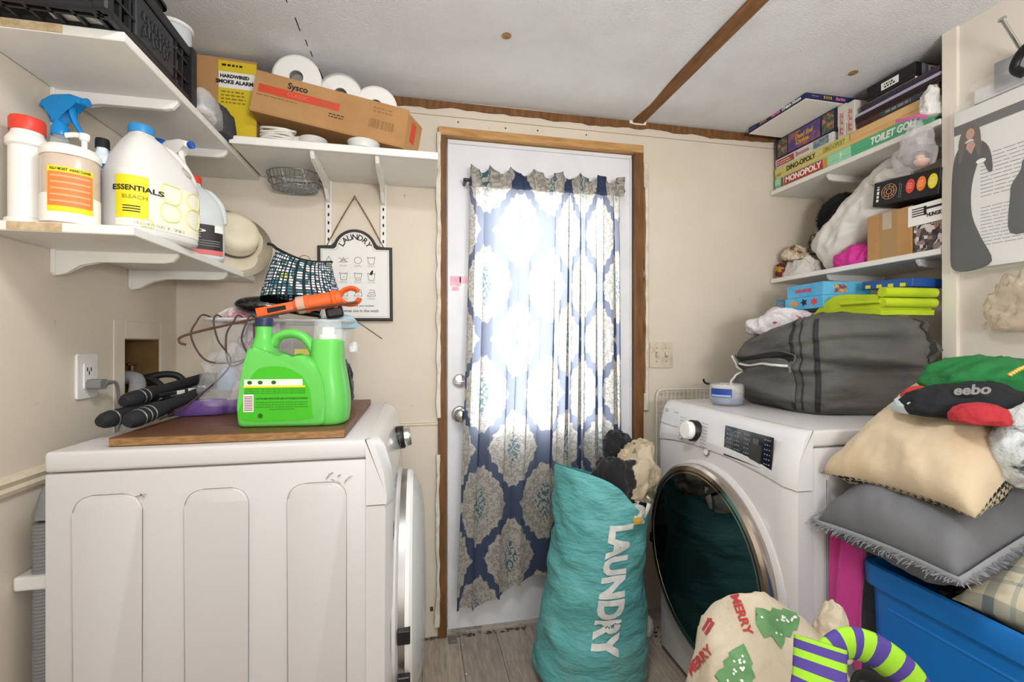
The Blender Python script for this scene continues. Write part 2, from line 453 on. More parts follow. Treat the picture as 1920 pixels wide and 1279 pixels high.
# door leaf with a glazed opening
M_DOOR = mat('white_door_paint', '#e3e3e6', .42, var=('#d9d9dc', 5, .4, .7))
dx0, dx1, dy0, dy1 = .116, .940, 1.905, 1.948
wx0, wx1, wz0, wz1 = .245, .815, .86, 1.845
bm = box(dx0, wx0, dy0, dy1, .012, 2.048); box(wx1, dx1, dy0, dy1, .012, 2.048, bm=bm); box(wx0, wx1, dy0, dy1, .012, wz0, bm=bm); box(wx0, wx1, dy0, dy1, wz1, 2.048, bm=bm)
door = struct('door_1', bm, M_DOOR)
bm = box(dx0, dx0 + .006, 1.895, 1.906, .03, 2.04, .002, 1); box(dx1 - .008, dx1, 1.895, 1.906, .03, 2.04, .002, 1, bm); box(dx0, dx1, 1.895, 1.906, 2.032, 2.048, .002, 1, bm)
ob('weather_stop', bm, M_DOOR, door)
fr = .03
for nm, b in (('glazing_bead', (wx0 - fr, wx0, wz0 - fr, wz1 + fr)), ('glazing_bead', (wx1, wx1 + fr, wz0 - fr, wz1 + fr)), ('glazing_bead', (wx0, wx1, wz1, wz1 + fr)), ('glazing_bead', (wx0, wx1, wz0 - fr, wz0))):
    ob(nm, box(b[0], b[1], 1.896, 1.906, b[2], b[3], .003, 1), M_DOOR, door)
ob('pane', box(wx0, wx1, 1.925, 1.929, wz0, wz1), film('window_glass', '#f4fbff', .06, .05, False), door)
# pressed panels at the foot
def ring(x0, x1, z0, z1, w, y, d):
    bm = box(x0, x1, y - d, y, z0, z0 + w, .003, 1); box(x0, x1, y - d, y, z1 - w, z1, .003, 1, bm); box(x0, x0 + w, y - d, y, z0, z1, .003, 1, bm); box(x1 - w, x1, y - d, y, z0, z1, .003, 1, bm); return bm
for a, b in ((.21, .49), (.57, .85)):
    ob('pressed_panel', ring(a, b, .235, .72, .016, dy0 + .001, .006), M_DOOR, door)
M_PINKPEN = mat('pink_marker_smudge', '#eec3cd', .7, var=('#e2a0b2', 30, .4, .65))
for x, z, w, h in ((.150, 1.462, .045, .042), (.185, 1.468, .035, .03), (.150, 1.43, .03, .018)):
    ob('pink_smudge', xf(prism(rrect(w, h, .006), .0004), frame((x, dy0 + .0001, z), (1, 0, 0), (0, 0, 1))), M_PINKPEN, door)
def knobset(x, z, r, knob):
    k = ob('rosette', lathe([(0, 0), (r, 0), (r, .006), (r * .85, .012), (r * .5, .014), (0, .014)], 28), M_CHROME, door, (x, dy0, z), (PI / 2, 0, 0), smooth=40)
    if knob: ob('knob', lathe([(.012, .012), (.012, .03), (.022, .036), (.029, .048), (.028, .058), (.018, .066), (0, .068)], 24), M_CHROME, k, smooth=60)
    else: ob('thumb_turn', box(-.018, .018, -.005, .005, .012, .028, .003), M_CHROME, k)
knobset(.168, .908, .034, True); knobset(.168, 1.045, .030, False)
struct('trim_9', box(.112, .944, 1.88, 1.96, -.004, .014, .004), mat('grubby_threshold', '#a9a196', .6, var=('#6d655b', 22, .5, .7)))
# dirt along the bottom of the wall: bare, crumbled edge
M_DIRT = mat('floor_edge_dirt', '#3b332b', .9, var=('#6d6254', 30, .4, .6))
def crumbs(name, x0, x1, y0, y1, n, seed, par, m=M_DIRT, s=.006):
    rn = random.Random(seed); bm = bmesh.new()
    for k in range(n):
        a = bmesh.new(); bmesh.ops.create_icosphere(a, subdivisions=1, radius=rn.uniform(.3, 1) * s)
        xf(a, T(rn.uniform(x0, x1), rn.uniform(y0, y1), .001) @ Matrix.Diagonal((1.6, 1, .5, 1))); bm = join(bm, a)
    return ob(name, bm, m, par, kind='stuff')
crumbs('edge_grit', -.06, .08, 1.872, 1.888, 60, 1, wb); crumbs('edge_grit', .12, .45, 1.862, 1.879, 50, 2, fl)
crumbs('floor_crumbs', .95, 1.0, 1.66, 1.86, 25, 8, fl); crumbs('floor_crumbs', .1, .9, 1.35, 1.85, 14, 4, fl, M_PAPER, .003)
ob('floor_clip', box(.118, .15, 1.83, 1.866, 0, .012, .003), mat('lead_grey', '#6a6a68', .6), fl)
for x in (-.045, .052):
    ob('wall_chip', xf(prism([(-.006, -.010), (.007, -.008), (.005, .010), (-.007, .009)], .0008), frame((x, YB - .0001, .115), (1, 0, 0), (0, 0, 1))), mat('chip_brown', '#5a3a22', .8), wb)
# ================================================================== shelving on the left and back walls
def standard(name, label, wall, pos, z0, z1, group):
    """slotted steel strip screwed to a wall; local x across, y out of the wall, z up"""
    t = thing(name, label, 'shelf standard', pos, (0, 0, wall), group)
    ob('strip', box(-.0125, .0125, -.010, 0, z0, z1, .002, 1), M_SHELF, t)
    bm = bmesh.new(); z = z0 + .02
    while z < z1 - .02:
        box(-.003, .003, -.0106, -.0096, z, z + .012, bm=bm); z += .032
    ob('slot', bm, M_DARK, t, kind='stuff')
    return t
def bracket(par, mx, depth, z, h=.062, m=None):
    """shelf bracket: local y out of the wall (negative), tapering blade with a rounded nose"""
    poly = [(0, 0), (0, -h), (.012, -h), (.03, -h * .92), (.06, -h * .55), (.10, -h * .44), (depth - .03, -.026), (depth - .012, -.022), (depth, -.008), (depth, 0)]
    bm = xf(prism(poly, .014, .002, 1), Matrix(((0, 0, 1, -.007), (-1, 0, 0, 0), (0, 1, 0, z), (0, 0, 0, 1))))
    return ob('bracket', bm, M_SHELF, par, mx=mx)
LX = PI / 2      # local frame turned so that -y points to +x
def wall_frame_left(y): return T(XL, y, 0) @ R(PI / 2, 'Z')
for i, y in enumerate((1.315, 1.618)):
    standard('shelf_standard', ('slotted white shelf standard on the left wall, nearer the outlet', 'slotted white shelf standard on the left wall, nearer the corner')[i], PI / 2, (XL, y, 0), 1.372, 2.19, 'slotted shelf standards')
for i, x in enumerate((-.344, -.138)):
    standard('shelf_standard', ('slotted white shelf standard behind the left half of the laundry sign', 'slotted white shelf standard behind the right half of the laundry sign')[i], 0, (x, YB, 0), 1.55, 2.0, 'slotted shelf standards')
# upper left shelf
t = thing('wall_shelf', 'white shelf board high on the left wall carrying the black crate', 'shelf', (0, 0, 0), group='white wall shelves')
ob('board', box(XL + .002, -.592, 1.075, 1.886, 1.822, 1.842, .002, 1), M_SHELF, t)
ob('edge_strip', box(XL + .02, -.70, 1.0738, 1.0755, 1.8235, 1.8405), mat('particle_board_edge', '#c9b391', .8, var=('#b49b76', 60, .4, .6)), t)
for y in (1.315, 1.618): bracket(t, wall_frame_left(y), .272, 1.822)
t = thing('wall_shelf', 'white shelf board on the left wall holding the cleaning bottles', 'shelf', group='white wall shelves')
ob('board', box(XL + .002, -.592, 1.105, 1.84, 1.430, 1.450, .002, 1), M_SHELF, t)
ob('edge_strip', box(XL + .06, -.72, 1.1038, 1.1055, 1.4315, 1.4485), MATS['particle_board_edge'], t)
for y in (1.315, 1.618): bracket(t, wall_frame_left(y), .272, 1.430)
# back wall shelf
t = thing('wall_shelf', 'white shelf board on the back wall under the long cardboard box', 'shelf', group='white wall shelves')
ob('board', box(-.585, .066, 1.585, 1.886, 1.836, 1.856, .002, 1), M_SHELF, t)
ob('lip', box(-.585, .066, 1.580, 1.586, 1.833, 1.858, .002, 1), M_SHELF, t)
for x in (-.344, -.138): bracket(t, T(x, YB, 0), .295, 1.836, .085)
fr_u = frame((-.40, 1.70, 1.8359), (1, 0, 0), (0, -1, 0))
M_REDINK = mat('print_red', '#c2383c', .6)
text('0', .035, M_REDINK, t, fr_u @ T(.055, -.06, 0), bold=.001)
lines(t, fr_u @ T(-.02, -.075, 0), .07, 2, .012, M_GREYINK, seed=4)

# ------------------------------------------------------------------ laundry sign on a twine
sg = thing('hanging_sign', 'white framed laundry symbols sign hanging from twine on the back wall', 'sign', (-.241, YB - .003, 1.29), (0, math.radians(-.6), 0))
w2, h, ra = .140, .293, .083
def sign_poly(off):
    o = [(-w2 + off, off), (w2 - off, off), (w2 - off, h - off)]
    r = ra - off; cx, cy = .0, .277
    # arch
    a0 = math.asin(min(.95, (h - off + .008 - cy) / r)); o.append((r * math.cos(a0) + .010, h - off))
    for k in range(19):
        a = a0 + (PI - 2 * a0) * k / 18; o.append((r * math.cos(a), cy + r * math.sin(a)))
    o.append((-r * math.cos(a0) - .010, h - off)); o.append((-w2 + off, h - off))
    return o
def upright(x, y, z): return T(x, y, z) @ R(PI / 2, 'X')
ob('frame', prism(sign_poly(0), .014, .002, 1), mat('sign_frame_brown', '#2b2520', .55), sg, mx=upright(0, 0, 0))
board = ob('board', prism(sign_poly(.012), .003), mat('sign_board_white', '#e6e4df', .5), sg, mx=upright(0, -.0125, 0))
F = upright(0, -.0158, 0)
def line2d(name, polys, wdt, m, par, mx, closed=True):
    bm = bmesh.new()
    for pl in polys:
        n = len(pl)
        for k in range(n if closed else n - 1):
            a, b = Vector(pl[k] + (0,)), Vector(pl[(k + 1) % n] + (0,)); d = b - a; L = d.length
            if L < 1e-6: continue
            s = box(-wdt / 2, L + wdt / 2, -wdt / 2, wdt / 2, 0, .0004)
            xf(s, T(*a) @ R(math.atan2(d.y, d.x), 'Z')); bm = join(bm, s)
    return ob(name, bm, m, par, mx=mx, kind='stuff')
line2d('inner_line', [sign_poly(.017)], .0010, M_GREYINK, sg, F)
for k, ch in enumerate('LAUNDRY'):
    a = math.radians(150 - 20 * k); rr = .057
    text(ch, .030, M_INK, sg, F @ T(rr * math.cos(a) * 1.0, .277 + rr * math.sin(a) - .006, 0) @ R(a - PI / 2, 'Z'), name='letter', bold=.0005)
def tub2(cx, cy, s=.014): return [(cx - s, cy + s), (cx - s * .7, cy - s), (cx + s * .7, cy - s), (cx + s, cy + s)]
cols = (-.098, -.044, .010, .060); rows = (.238, .175, .110)
def wave(cx, cy, s=.014): return [(cx - s + 2 * s * k / 8, cy + s * .8 + s * .18 * math.sin(k * 2.3)) for k in range(9)]
def circ(cx, cy, r, n=18): return [(cx + r * math.cos(2 * PI * k / n), cy + r * math.sin(2 * PI * k / n)) for k in range(n)]
tri = lambda cx, cy, s=.013: [(cx - s, cy - s * .8), (cx + s, cy - s * .8), (cx, cy + s)]
sym = [('bleach', [tri(cols[0], rows[0])], []), ('no_bleach', [tri(cols[1], rows[0], .010)], [[(cols[1] - .017, rows[0] + .008), (cols[1] + .017, rows[0] - .008)], [(cols[1] - .017, rows[0] - .008), (cols[1] + .017, rows[0] + .008)]]),
       ('dry_clean', [circ(cols[2], rows[0], .013)], []), ('wash', [], [tub2(cols[3], rows[0]), wave(cols[3], rows[0])])]
for c in (1, 2, 3): sym.append(('wash', [], [tub2(cols[c], rows[1]), wave(cols[c], rows[1])]))
for c in (1, 2, 3):
    x, y = cols[c], rows[2]
    sym.append(('iron', [[(x - .016, y - .012), (x + .014, y - .012), (x + .012, y + .003), (x - .008, y + .003)]], [[(x - .008, y + .012), (x + .010, y + .012), (x + .012, y + .003)]]))
for nm, cl, op in sym:
    if cl: line2d('care_symbol', cl, .0013, M_INK, sg, F)
    if op: line2d('care_symbol', op, .0013, M_INK, sg, F, False)
bm = bmesh.new()
for (x, y) in ((cols[1], rows[1] - .004), (cols[2] - .005, rows[1] - .006), (cols[2], rows[1] - .006), (cols[2] + .005, rows[1] - .006), (cols[2], rows[2] - .005), (cols[3] - .005, rows[2] - .005), (cols[3], rows[2] - .005), (cols[3] + .005, rows[2] - .005)):
    box(x - .0013, x + .0013, y - .0013, y + .0013, 0, .0004, bm=bm)
ob('symbol_dot', bm, M_INK, sg, mx=F, kind='stuff')
ob('hand_symbol', prism([(.052, .184), (.062, .180), (.067, .194), (.066, .201), (.060, .197)], .0005), M_INK, sg, mx=F)
for c in range(4):
    for r in range(3):
        lines(sg, F @ T(cols[c], rows[r] - .020, 0), .030, 2, .0045, M_GREYINK, seed=c + 4 * r, hgt=.3)
text('remember to check your pockets', .0105, M_INK, sg, F @ T(-.003, .060, 0), shear=.1)
text('it all comes out in the wash', .0155, M_GREYINK, sg, F @ T(0, .040, 0), bold=.0004)
M_TWINE = mat('jute_twine', '#8d7247', .9, var=('#6d5530', 90, .4, .6))
ob('twine', tube([(-.110, -.006, h - .006), (-.055, -.008, .395), (-.003, -.010, .484), (.003, -.010, .484), (.055, -.008, .395), (.110, -.006, h - .006)], .0024, 6, smooth=4), M_TWINE, sg)
ob('nail', xf(lathe([(0, 0), (.004, 0), (.004, .002), (.0015, .003), (.0015, .012), (0, .012)], 10), T(0, -.012, .484) @ R(-PI / 2, 'X')), M_STEEL, sg)

# ------------------------------------------------------------------ wall fittings
def wall_plate(t, w, h, mx, m): return ob('plate', xf(prism(rrect(w, h, .004), .006, .002, 2), mx), m, t)
ot = thing('wall_outlet', 'white grounded outlet with its cover plate on the left wall', 'outlet', (XL, 1.424, 1.114), (0, 0, PI / 2))
FO = R(PI / 2, 'X')
ob('plate', prism(rrect(.075, .118, .004), .006, .002, 2), M_WHITE, ot, mx=FO)
ob('receptacle', prism(rrect(.034, .067, .003), .003, .001, 1), M_WHITE, ot, mx=FO @ T(0, 0, .006))
for a, b in ((-.007, .018), (.007, .018), (0, .008)):
    ob('slot', box(-.0015, .0015, -.005, .005, 0, .0006), M_INK, ot, mx=FO @ T(a, b, .0091))
pg = thing('power_plug', 'grey moulded plug and cable in the left wall outlet', 'plug', (XL + .0100, 1.424, 1.092), (0, 0, PI / 2))
M_GREYPL = mat('grey_plastic', '#7d7d7b', .5)
ob('plug_body', prism(rrect(.030, .026, .006), .034, .004, 2), M_GREYPL, pg, mx=FO)
ob('strain_relief', lathe([(.009, 0), (.007, .02), (.006, .03)], 12), M_GREYPL, pg, mx=T(.006, -.028, .002) @ R(PI / 2, 'Y'), smooth=40)
ob('cable', tube([(.034, -.028, .002), (.06, -.028, -.004), (.085, -.02, -.05), (.09, -.015, -.12), (.10, -.012, -.2), (.11, -.01, -.35)], .0045, 8, smooth=6), M_GREYPL, pg, smooth=60)
sw = thing('light_switch', 'almond double light switch plate right of the door', 'light switch', (1.077, YB, 1.151))
M_ALM = mat('almond_plastic', '#d3c6b0', .45, var=('#bfae93', 25, .5, .7))
ob('plate', prism(rrect(.114, .116, .005), .006, .002, 2), M_ALM, sw, mx=FO)
for i, x in enumerate((-.023, .023)):
    ob('toggle_slot', prism(rrect(.011, .025, .001), .0005), M_GREYINK, sw, mx=FO @ T(x, 0, .0061))
    ob('toggle', box(-.004, .004, -.010, .010, 0, .012, .002, 1), M_ALM, sw, mx=FO @ T(x, 0, .006) @ R((.5, -.5)[i], 'X'))
    for s in (-1, 1): ob('screw', lathe([(0, 0), (.003, 0), (.003, .001), (0, .0015)], 8), M_STEEL, sw, mx=FO @ T(x, s * .03, .006))
# water valves and hoses in the recess
M_BRASS = mat('tarnished_brass', '#6d5a34', .45, metal=.9)
M_HOSE = mat('grey_drain_hose', '#8b8c8e', .5)
M_RUB = mat('black_rubber_hose', '#1a1a1b', .55)
vf = thing('water_valve', 'brass washer supply valve inside the wall recess', 'valve', (XL - .04, 1.70, 1.085))
ob('valve_body', lathe([(0, -.03), (.012, -.03), (.012, .01), (.017, .012), (.017, .022), (.008, .026), (.008, .045), (0, .045)], 14), M_BRASS, vf, smooth=40)
ob('handle', box(-.006, .006, -.022, .022, .045, .054, .003), M_BRASS, vf)
ob('outlet_pipe', tube([(0, 0, -.012), (.05, .012, -.012), (.06, .014, -.02)], .010, 10, smooth=4), M_BRASS, vf, smooth=60)
def hose(name, label, pts, r, m, group=None):
    o = ob(name, tube(pts, r, 10, smooth=7), m, smooth=60, label=label, cat='hose', group=group); return o
hose('supply_hose', 'black rubber supply hose arching from the recess valve to the washer', [(XL - .02, 1.715, 1.085), (XL + .04, 1.735, 1.098), (XL + .08, 1.745, 1.085), (XL + .105, 1.745, 1.03), (XL + .105, 1.74, .96), (XL + .09, 1.72, .85), (XL + .06, 1.70, .74)], .011, M_RUB)
hose('supply_hose', 'black rubber supply hose beside the grey drain pipe end', [(XL - .05, 1.655, 1.075), (XL + .02, 1.655, 1.090), (XL + .07, 1.65, 1.062), (XL + .10, 1.645, .98), (XL + .10, 1.645, .92), (XL + .07, 1.64, .8), (XL + .05, 1.64, .7)], .011, M_RUB)
hose('drain_pipe', 'stiff grey drain hose end hooked into the wall recess', [(XL - .03, 1.625, 1.095), (XL + .02, 1.61, 1.09), (XL + .045, 1.565, 1.045), (XL + .068, 1.49, .965), (XL + .08, 1.43, .89), (XL + .08, 1.40, .80), (XL + .06, 1.38, .6)], .021, M_HOSE)
# corrugated hose down the left wall
ch = thing('corrugated_hose', 'ribbed grey hose clipped upright beside the washer', 'hose', (XL + .043, 1.225, 0))
prof = []; z = .02; k = 0
while z < .80: prof.append((.021 if k % 2 else .0185, z)); z += .004; k += 1
ob('ribbed_tube', lathe(prof, 18), M_HOSE, ch, smooth=60)
for z in (.655, .33): ob('clip', box(-.040, .032, -.030, .03, z, z + .032, .006), M_WHITE, ch)
ob('hose_bend', tube([(0, 0, .80), (.004, .02, .86), (.02, .06, .90), (.03, .1, .93)], .020, 12, smooth=5), M_HOSE, ch, smooth=60)
# ================================================================== washer, dryer
M_APPL = mat('appliance_white', '#cbc8c7', .30, coat=.15)
M_APPL2 = mat('appliance_white_side', '#c6c3c2', .36)
M_PANEL = mat('appliance_panel_gloss', '#d2d1d1', .18, coat=.4)
M_GLASSDK = mat('smoked_door_glass', '#06090a', .035, spec=.6, coat=.5)
M_DISPLAY = mat('display_glass', '#10141c', .08, coat=.6)
M_RING = mat('champagne_chrome', '#b5aaa0', .2, metal=1)
def appliance(name, label, cat, loc, rz, dark):
    """front-loader; local -y is the front, x across (width .67), z up; origin centre of its foot"""
    t = thing(name, label, cat, loc, (0, 0, rz), 'front-loading laundry machines')
    w, d, h = .335, .69, .978
    ys = -d * .5; yb = d * .5
    # side profile (y, z): slanted, rounded control panel
    # body with pressed side panels
    bm = box(-w + .002, w - .002, ys + .055, yb, .02, h - .045, .006, 2)
    ob('cabinet', bm, M_APPL2, t, smooth=35)
    # pressed panels on both sides
    for s in (-1, 1):
        for k in range(3):
            cy = yb - .115 - k * .205
            pw, z0, z1, r = .126, .10, .885, .034
            out = [(cy - pw / 2, z0)] + [(cy + pw / 2, z0)] + [(cy + pw / 2 - r + r * math.cos(a), z1 - r + r * math.sin(a)) for a in [PI / 2 * i / 6 for i in range(7)]] + [(cy - pw / 2 + r - r * math.sin(a), z1 - r + r * math.cos(a)) for a in [PI / 2 * i / 6 for i in range(7)]]
            ob('pressed_panel', prism(out, .0075, .006, 3), M_APPL2, t, mx=(Matrix(((0, 0, s, s * (w - .0045)), (1, 0, 0, 0), (0, 1, 0, 0), (0, 0, 0, 1)))), smooth=35)
    for x in (-.27, .27):
        for y in (ys + .12, yb - .06): ob('foot', lathe([(.02, 0), (.02, .012), (.012, .014), (.012, .024), (0, .024)], 14), M_DARK, t, (x, y, 0))
    # lid
    ob('lid', box(-w, w, ys + .050, yb, h - .043, h, .008, 3), M_APPL, t, smooth=35)
    # control panel: slanted face running over the full width
    n = 24
    def prof(x):
        # lower edge of the control panel sweeps down to the sides
        zl = .856 - .030 * (abs(x) / w) ** 2.2
        return [(ys + .060, zl), (ys - .002, zl), (ys - .003, zl + .02), (ys + .004, .90), (ys + .020, .955), (ys + .032, .972), (ys + .046, h), (ys + .060, h)]
    rings = []
    for i in range(n + 1):
        x = -w + 2 * w * i / n; e = min(1, (w - abs(x)) / .02); e = math.sqrt(max(0, 1 - (1 - e) ** 2))
        rings.append([(x * 1.003, y + (1 - e) * (.016 if y < ys + .05 else 0), z + (0 if z < h - .001 else .0006)) for y, z in prof(x)])
    ob('control_panel', loft(rings), M_PANEL, t, smooth=35)
    # front panel below it
    bow = []
    rings = []
    for i in range(n + 1):
        x = -w + 2 * w * i / n; e = min(1, (w - abs(x)) / .02); e = math.sqrt(max(0, 1 - (1 - e) ** 2)); zl = .853 - .030 * (abs(x) / w) ** 2.2
        rings.append([(x, ys + .060, .03), (x, ys + (1 - e) * .016 + .004, .03), (x, ys + (1 - e) * .016, zl - .01), (x, ys + (1 - e) * .016 + .003, zl), (x, ys + .060, zl)])
    ob('front_panel', loft(rings), M_APPL, t, smooth=35)
    # door: moulded surround, ring, glass bowl
    zc, rd = .498, .305
    FD = T(0, ys, zc) @ R(PI / 2, 'X')
    dr = ob('door', lathe([(rd + .012, -.004), (rd + .012, .004), (rd, .012), (rd - .008, .012)], 64), M_APPL, t, mx=FD, smooth=40)
    if not dark: ob('door_side_band', lathe([(rd - .002, .008), (rd + .003, .010), (rd + .003, .026), (rd - .002, .028)], 64, caps=False), M_STEEL, dr, smooth=40)
    ob('chrome_ring', lathe([(rd - .004, .006), (rd + .002, .020), (rd + .002, .036), (rd - .006, .044), (rd - .030, .046), (rd - .034, .040)], 64, caps=False), M_RING if dark else M_WHITE, dr, smooth=40)
    ob('door_glass', lathe(([(0, .034), (.10, .036), (.2, .040), (rd - .032, .045), (rd - .02, .046)] if dark else [(0, .082), (.10, .081), (.2, .077), (rd - .05, .068), (rd - .02, .054), (rd - .008, .044)])[::-1], 64, caps=False), M_GLASSDK if dark else film('clear_door_cover', '#dfe3e3', .5, .04, False), dr, smooth=60)
    if not dark: ob('tub_disc', lathe([(0, .02), (rd - .03, .02), (rd - .03, .018), (0, .018)], 48), mat('door_inner_grey', '#cfcfcd', .4), dr)
    for a in ((.12, -.10) if not dark else (-.03,)):
        ob('door_latch', box(-.008, .014, -.018, .018, .010, .040, .002, 1), M_BLACK, dr, mx=R(a + (0 if not dark else 0), 'Z') @ T(-(rd + .004) if True else 0, -.06 + (0 if dark else a * .8), 0))
    # knob
    zk = .902; yk = ys + .004
    FK = T(-.085 if dark else .055, yk, zk) @ R(PI / 2 - .12, 'X')
    kn = ob('selector_knob', lathe([(.036, -.004), (.036, .016), (.033, .020)], 36, caps=False), M_BLACK, t, mx=FK, smooth=40)
    ob('knob_cap', lathe([(.030, .014), (.031, .034), (.028, .040), (0, .041)], 36), M_WHITE if dark else M_CHROME, kn, smooth=40)
    for s in (-1, 1):
        lines(t, T(kn.location.x + s * .062, yk - .0045, zk + .035) @ R(PI / 2 - .10, 'X'), .034, 8, .011, M_GREYINK, 'cycle_names', seed=3 + s, hgt=.3)
    return t, ys
dry, ys = appliance('clothes_dryer', 'white dryer with dark glass door facing the washer across the room', 'dryer', (.925 + .345, 1.318, 0), -PI / 2, True)
FP = lambda x, z, off=.0: T(x, ys + off, z) @ R(PI / 2 - .10, 'X')
# display on the dryer
dp = ob('display', prism(rrect(.195, .092, .002), .002), M_DISPLAY, dry, mx=T(.170, ys + .0025, .903) @ R(PI / 2 - .07, 'X'))
FDp = T(0, 0, .002)
M_DISPINK = mat('display_lettering', '#8f97a5', .6)
for x in (-.075, -.04, .0, .08):
    lines(dp, FDp @ T(x, .035, 0), .024, 6, .013, M_DISPINK, 'display_text', seed=int(x * 100) + 9, hgt=.22)
text('88', .022, mat('display_digits', '#6c6a5c', .6), dp, FDp @ T(.035, .022, 0), name='digits')
ob('display_window', prism(rrect(.045, .055, .002), .0003), mat('lcd_olive', '#2f302a', .3), dp, mx=FDp @ T(.035, -.012, 0))
for x, z, r in ((.118 - .115 + .13, .847, .013), (-.02, .866, .010)):
    b = ob('start_button' if r > .012 else 'power_button', lathe([(r, 0), (r, .004), (r * .85, .006), (r * .8, .004), (0, .005)], 24), M_STEEL, dry, mx=T(-.012 if r > .012 else -.160, ys - .0005, z) @ R(PI / 2 - .05, 'X'), smooth=40)
    ob('button_face', lathe([(0, .0052), (r * .78, .0048), (r * .78, .0042), (0, .0042)], 20), M_WHITE, b)
text('LG', .018, M_GREYINK, dry, FP(-.285, .945, .0145))
lines(dry, FP(-.215, .945, .0145), .03, 1, .008, M_GREYINK, seed=2)
ob('drawer_seam', box(-.315, -.19, -.0008, .0004, 0, .0012), M_GREYINK, dry, mx=T(0, ys + .002, .895))
was, ys = appliance('washing_machine', 'white front-loading washer with a wooden board and green jug on top', 'washer', (-.06 - .345, 1.435, 0), PI / 2, False)
# drawer grip and energy sticker on the washer front
ob('drawer_grip', box(.19, .30, ys - .001, ys + .012, .865, .875, .003, box(.19, .30, ys + .004, ys + .014, .90, .91, .003)) if False else box(-.30, -.19, ys - .006, ys + .006, .852, .862, .003), M_GREYINK, was)
stk = mat('sticker_navy', '#2d3136', .5)
s_ = patch(.026, .04, stk, was, T(-.285, ys - .0002, .745) @ R(PI / 2, 'X'), 'sticker')
patch(.022, .012, mat('sticker_orange', '#d9714a', .5), s_, T(0, -.002, .0005), 'sticker_band')
# scuffs: chipped paint with shapes of their own
M_SCUFF = mat('scuff_brown', '#8d7a6b', .8, var=('#b9aca0', 60, .4, .6))
def scuff(x, z, w, h, seed):
    rn = random.Random(seed); bm = bmesh.new()
    for k in range(7):
        px, pz = x + rn.uniform(-w, w), z + rn.uniform(-h, h); a = rn.uniform(-1, 1)
        s = prism([(-.009 * rn.random() - .003, -.001), (.003 + .009 * rn.random(), -.0008), (.005, .0012), (-.004, .0016)], .0004)
        xf(s, T(px, -.3352 if False else 0, pz) @ R(PI / 2, 'X') @ R(a, 'Z')); bm = join(bm, s)
    return bm
for x, z, w, h, sd in ((-.175, .895, .03, .012, 1), (-.62, .878, .05, .003, 2), (-.58, .45, .05, .03, 3)):
    o = ob('scuff', scuff(0, 0, w, h, sd), M_SCUFF, was, kind='stuff')
    o.matrix_basis = R(-PI / 2, 'Z') @ T(x - (-.405), 1.0995 - 1.435, z)
# ================================================================== curtain on its rod
def damask():
    m = bpy.data.materials.new('ogee_damask_print'); m.use_nodes = True; MATS['damask'] = m
    t = NT(m); sep = t.node('ShaderNodeSeparateXYZ'); t.link(t.coord('UV'), sep.inputs[0])
    nx = t.noise(t.coord('UV'), 60, 2)
    U, V = sep.outputs[0], sep.outputs[1]
    def cell(ou, ov):
        # signed offsets inside a staggered cell, u' in -1..1 of half period
        a = t.math('MULTIPLY', t.math('SUBTRACT', t.math('FRACT', t.math('ADD', t.math('DIVIDE', U, .36), ou)), .5), 2)
        b = t.math('MULTIPLY', t.math('SUBTRACT', t.math('FRACT', t.math('ADD', t.math('DIVIDE', V, .45), ov)), .5), 2)
        ax, by = t.math('ABSOLUTE', a), t.math('ABSOLUTE', b)
        # ogee: diamond softened at the flanks, drawn to points at top and foot
        r = t.math('ADD', t.math('POWER', ax, 1.55), t.math('POWER', by, 1.2))
        ang = t.math('ARCTAN2', by, ax)
        sc = t.math('MULTIPLY', t.math('ABSOLUTE', t.math('SINE', t.math('MULTIPLY', ang, 9))), .075)
        return t.math('ADD', r, sc), ax, by
    r1, ax1, by1 = cell(0, 0); r2, ax2, by2 = cell(.5, .5)
    r = t.math('MINIMUM', r1, r2); r = t.math('ADD', r, t.math('MULTIPLY', t.math('SUBTRACT', nx, .5), .10))
    # navy ground / pale medallion / darker scroll rim / teal heart
    scroll = t.math('SINE', t.math('ADD', t.math('MULTIPLY', r, 26), t.math('MULTIPLY', nx, 14)))
    pale = t.ramp(t.math('MULTIPLY_ADD', scroll, .5, .5), [(.25, '#cfc9bd'), (.55, '#bdb6aa'), (.85, '#a39d93')])
    heart = t.math('SINE', t.math('ADD', t.math('MULTIPLY', t.math('ADD', ax1, by2), 42), t.math('MULTIPLY', nx, 16)))
    teal = t.mix(t.math('GREATER_THAN', heart, .05), '#c9c3b6', '#3f7280')
    inheart = t.math('LESS_THAN', t.math('ADD', t.math('MINIMUM', t.math('ADD', t.math('MULTIPLY', ax1, 1.9), by1), t.math('ADD', t.math('MULTIPLY', ax2, 1.9), by2)), t.math('MULTIPLY', nx, .16)), .50)
    body = t.mix(inheart, pale, teal)
    inmed = t.math('LESS_THAN', r, .71)
    col = t.mix(inmed, '#3a4a6c', body)
    t.link(col, t.b.inputs['Base Color']); t.b.inputs['Roughness'].default_value = .85
    t.bump(t.noise(t.coord('UV'), 900, 1), .15, .001)
    tr = t.node('ShaderNodeBsdfTranslucent'); t.link(t.mix(.38, col, '#d2d4d8'), tr.inputs[0])
    mx = t.node('ShaderNodeMixShader'); mx.inputs[0].default_value = .5
    t.link(t.b.outputs[0], mx.inputs[1]); t.link(tr.outputs[0], mx.inputs[2]); t.link(mx.outputs[0], t.n['Material Output'].inputs[0])
    return m
M_DAM = damask()
rod = thing('curtain_rod', 'thin black curtain rod across the top of the door', 'curtain rod', (0, 0, 0))
ob('bar', xf(lathe([(.007, 0), (.007, .705)], 12), T(.178, 1.852, 1.868) @ R(PI / 2, 'Y')), M_BLACK, rod, smooth=40)
for x in (.186, .872):
    ob('bracket', box(x - .006, x + .006, 1.85, 1.906, 1.860, 1.876, .002, 1), M_BLACK, rod)
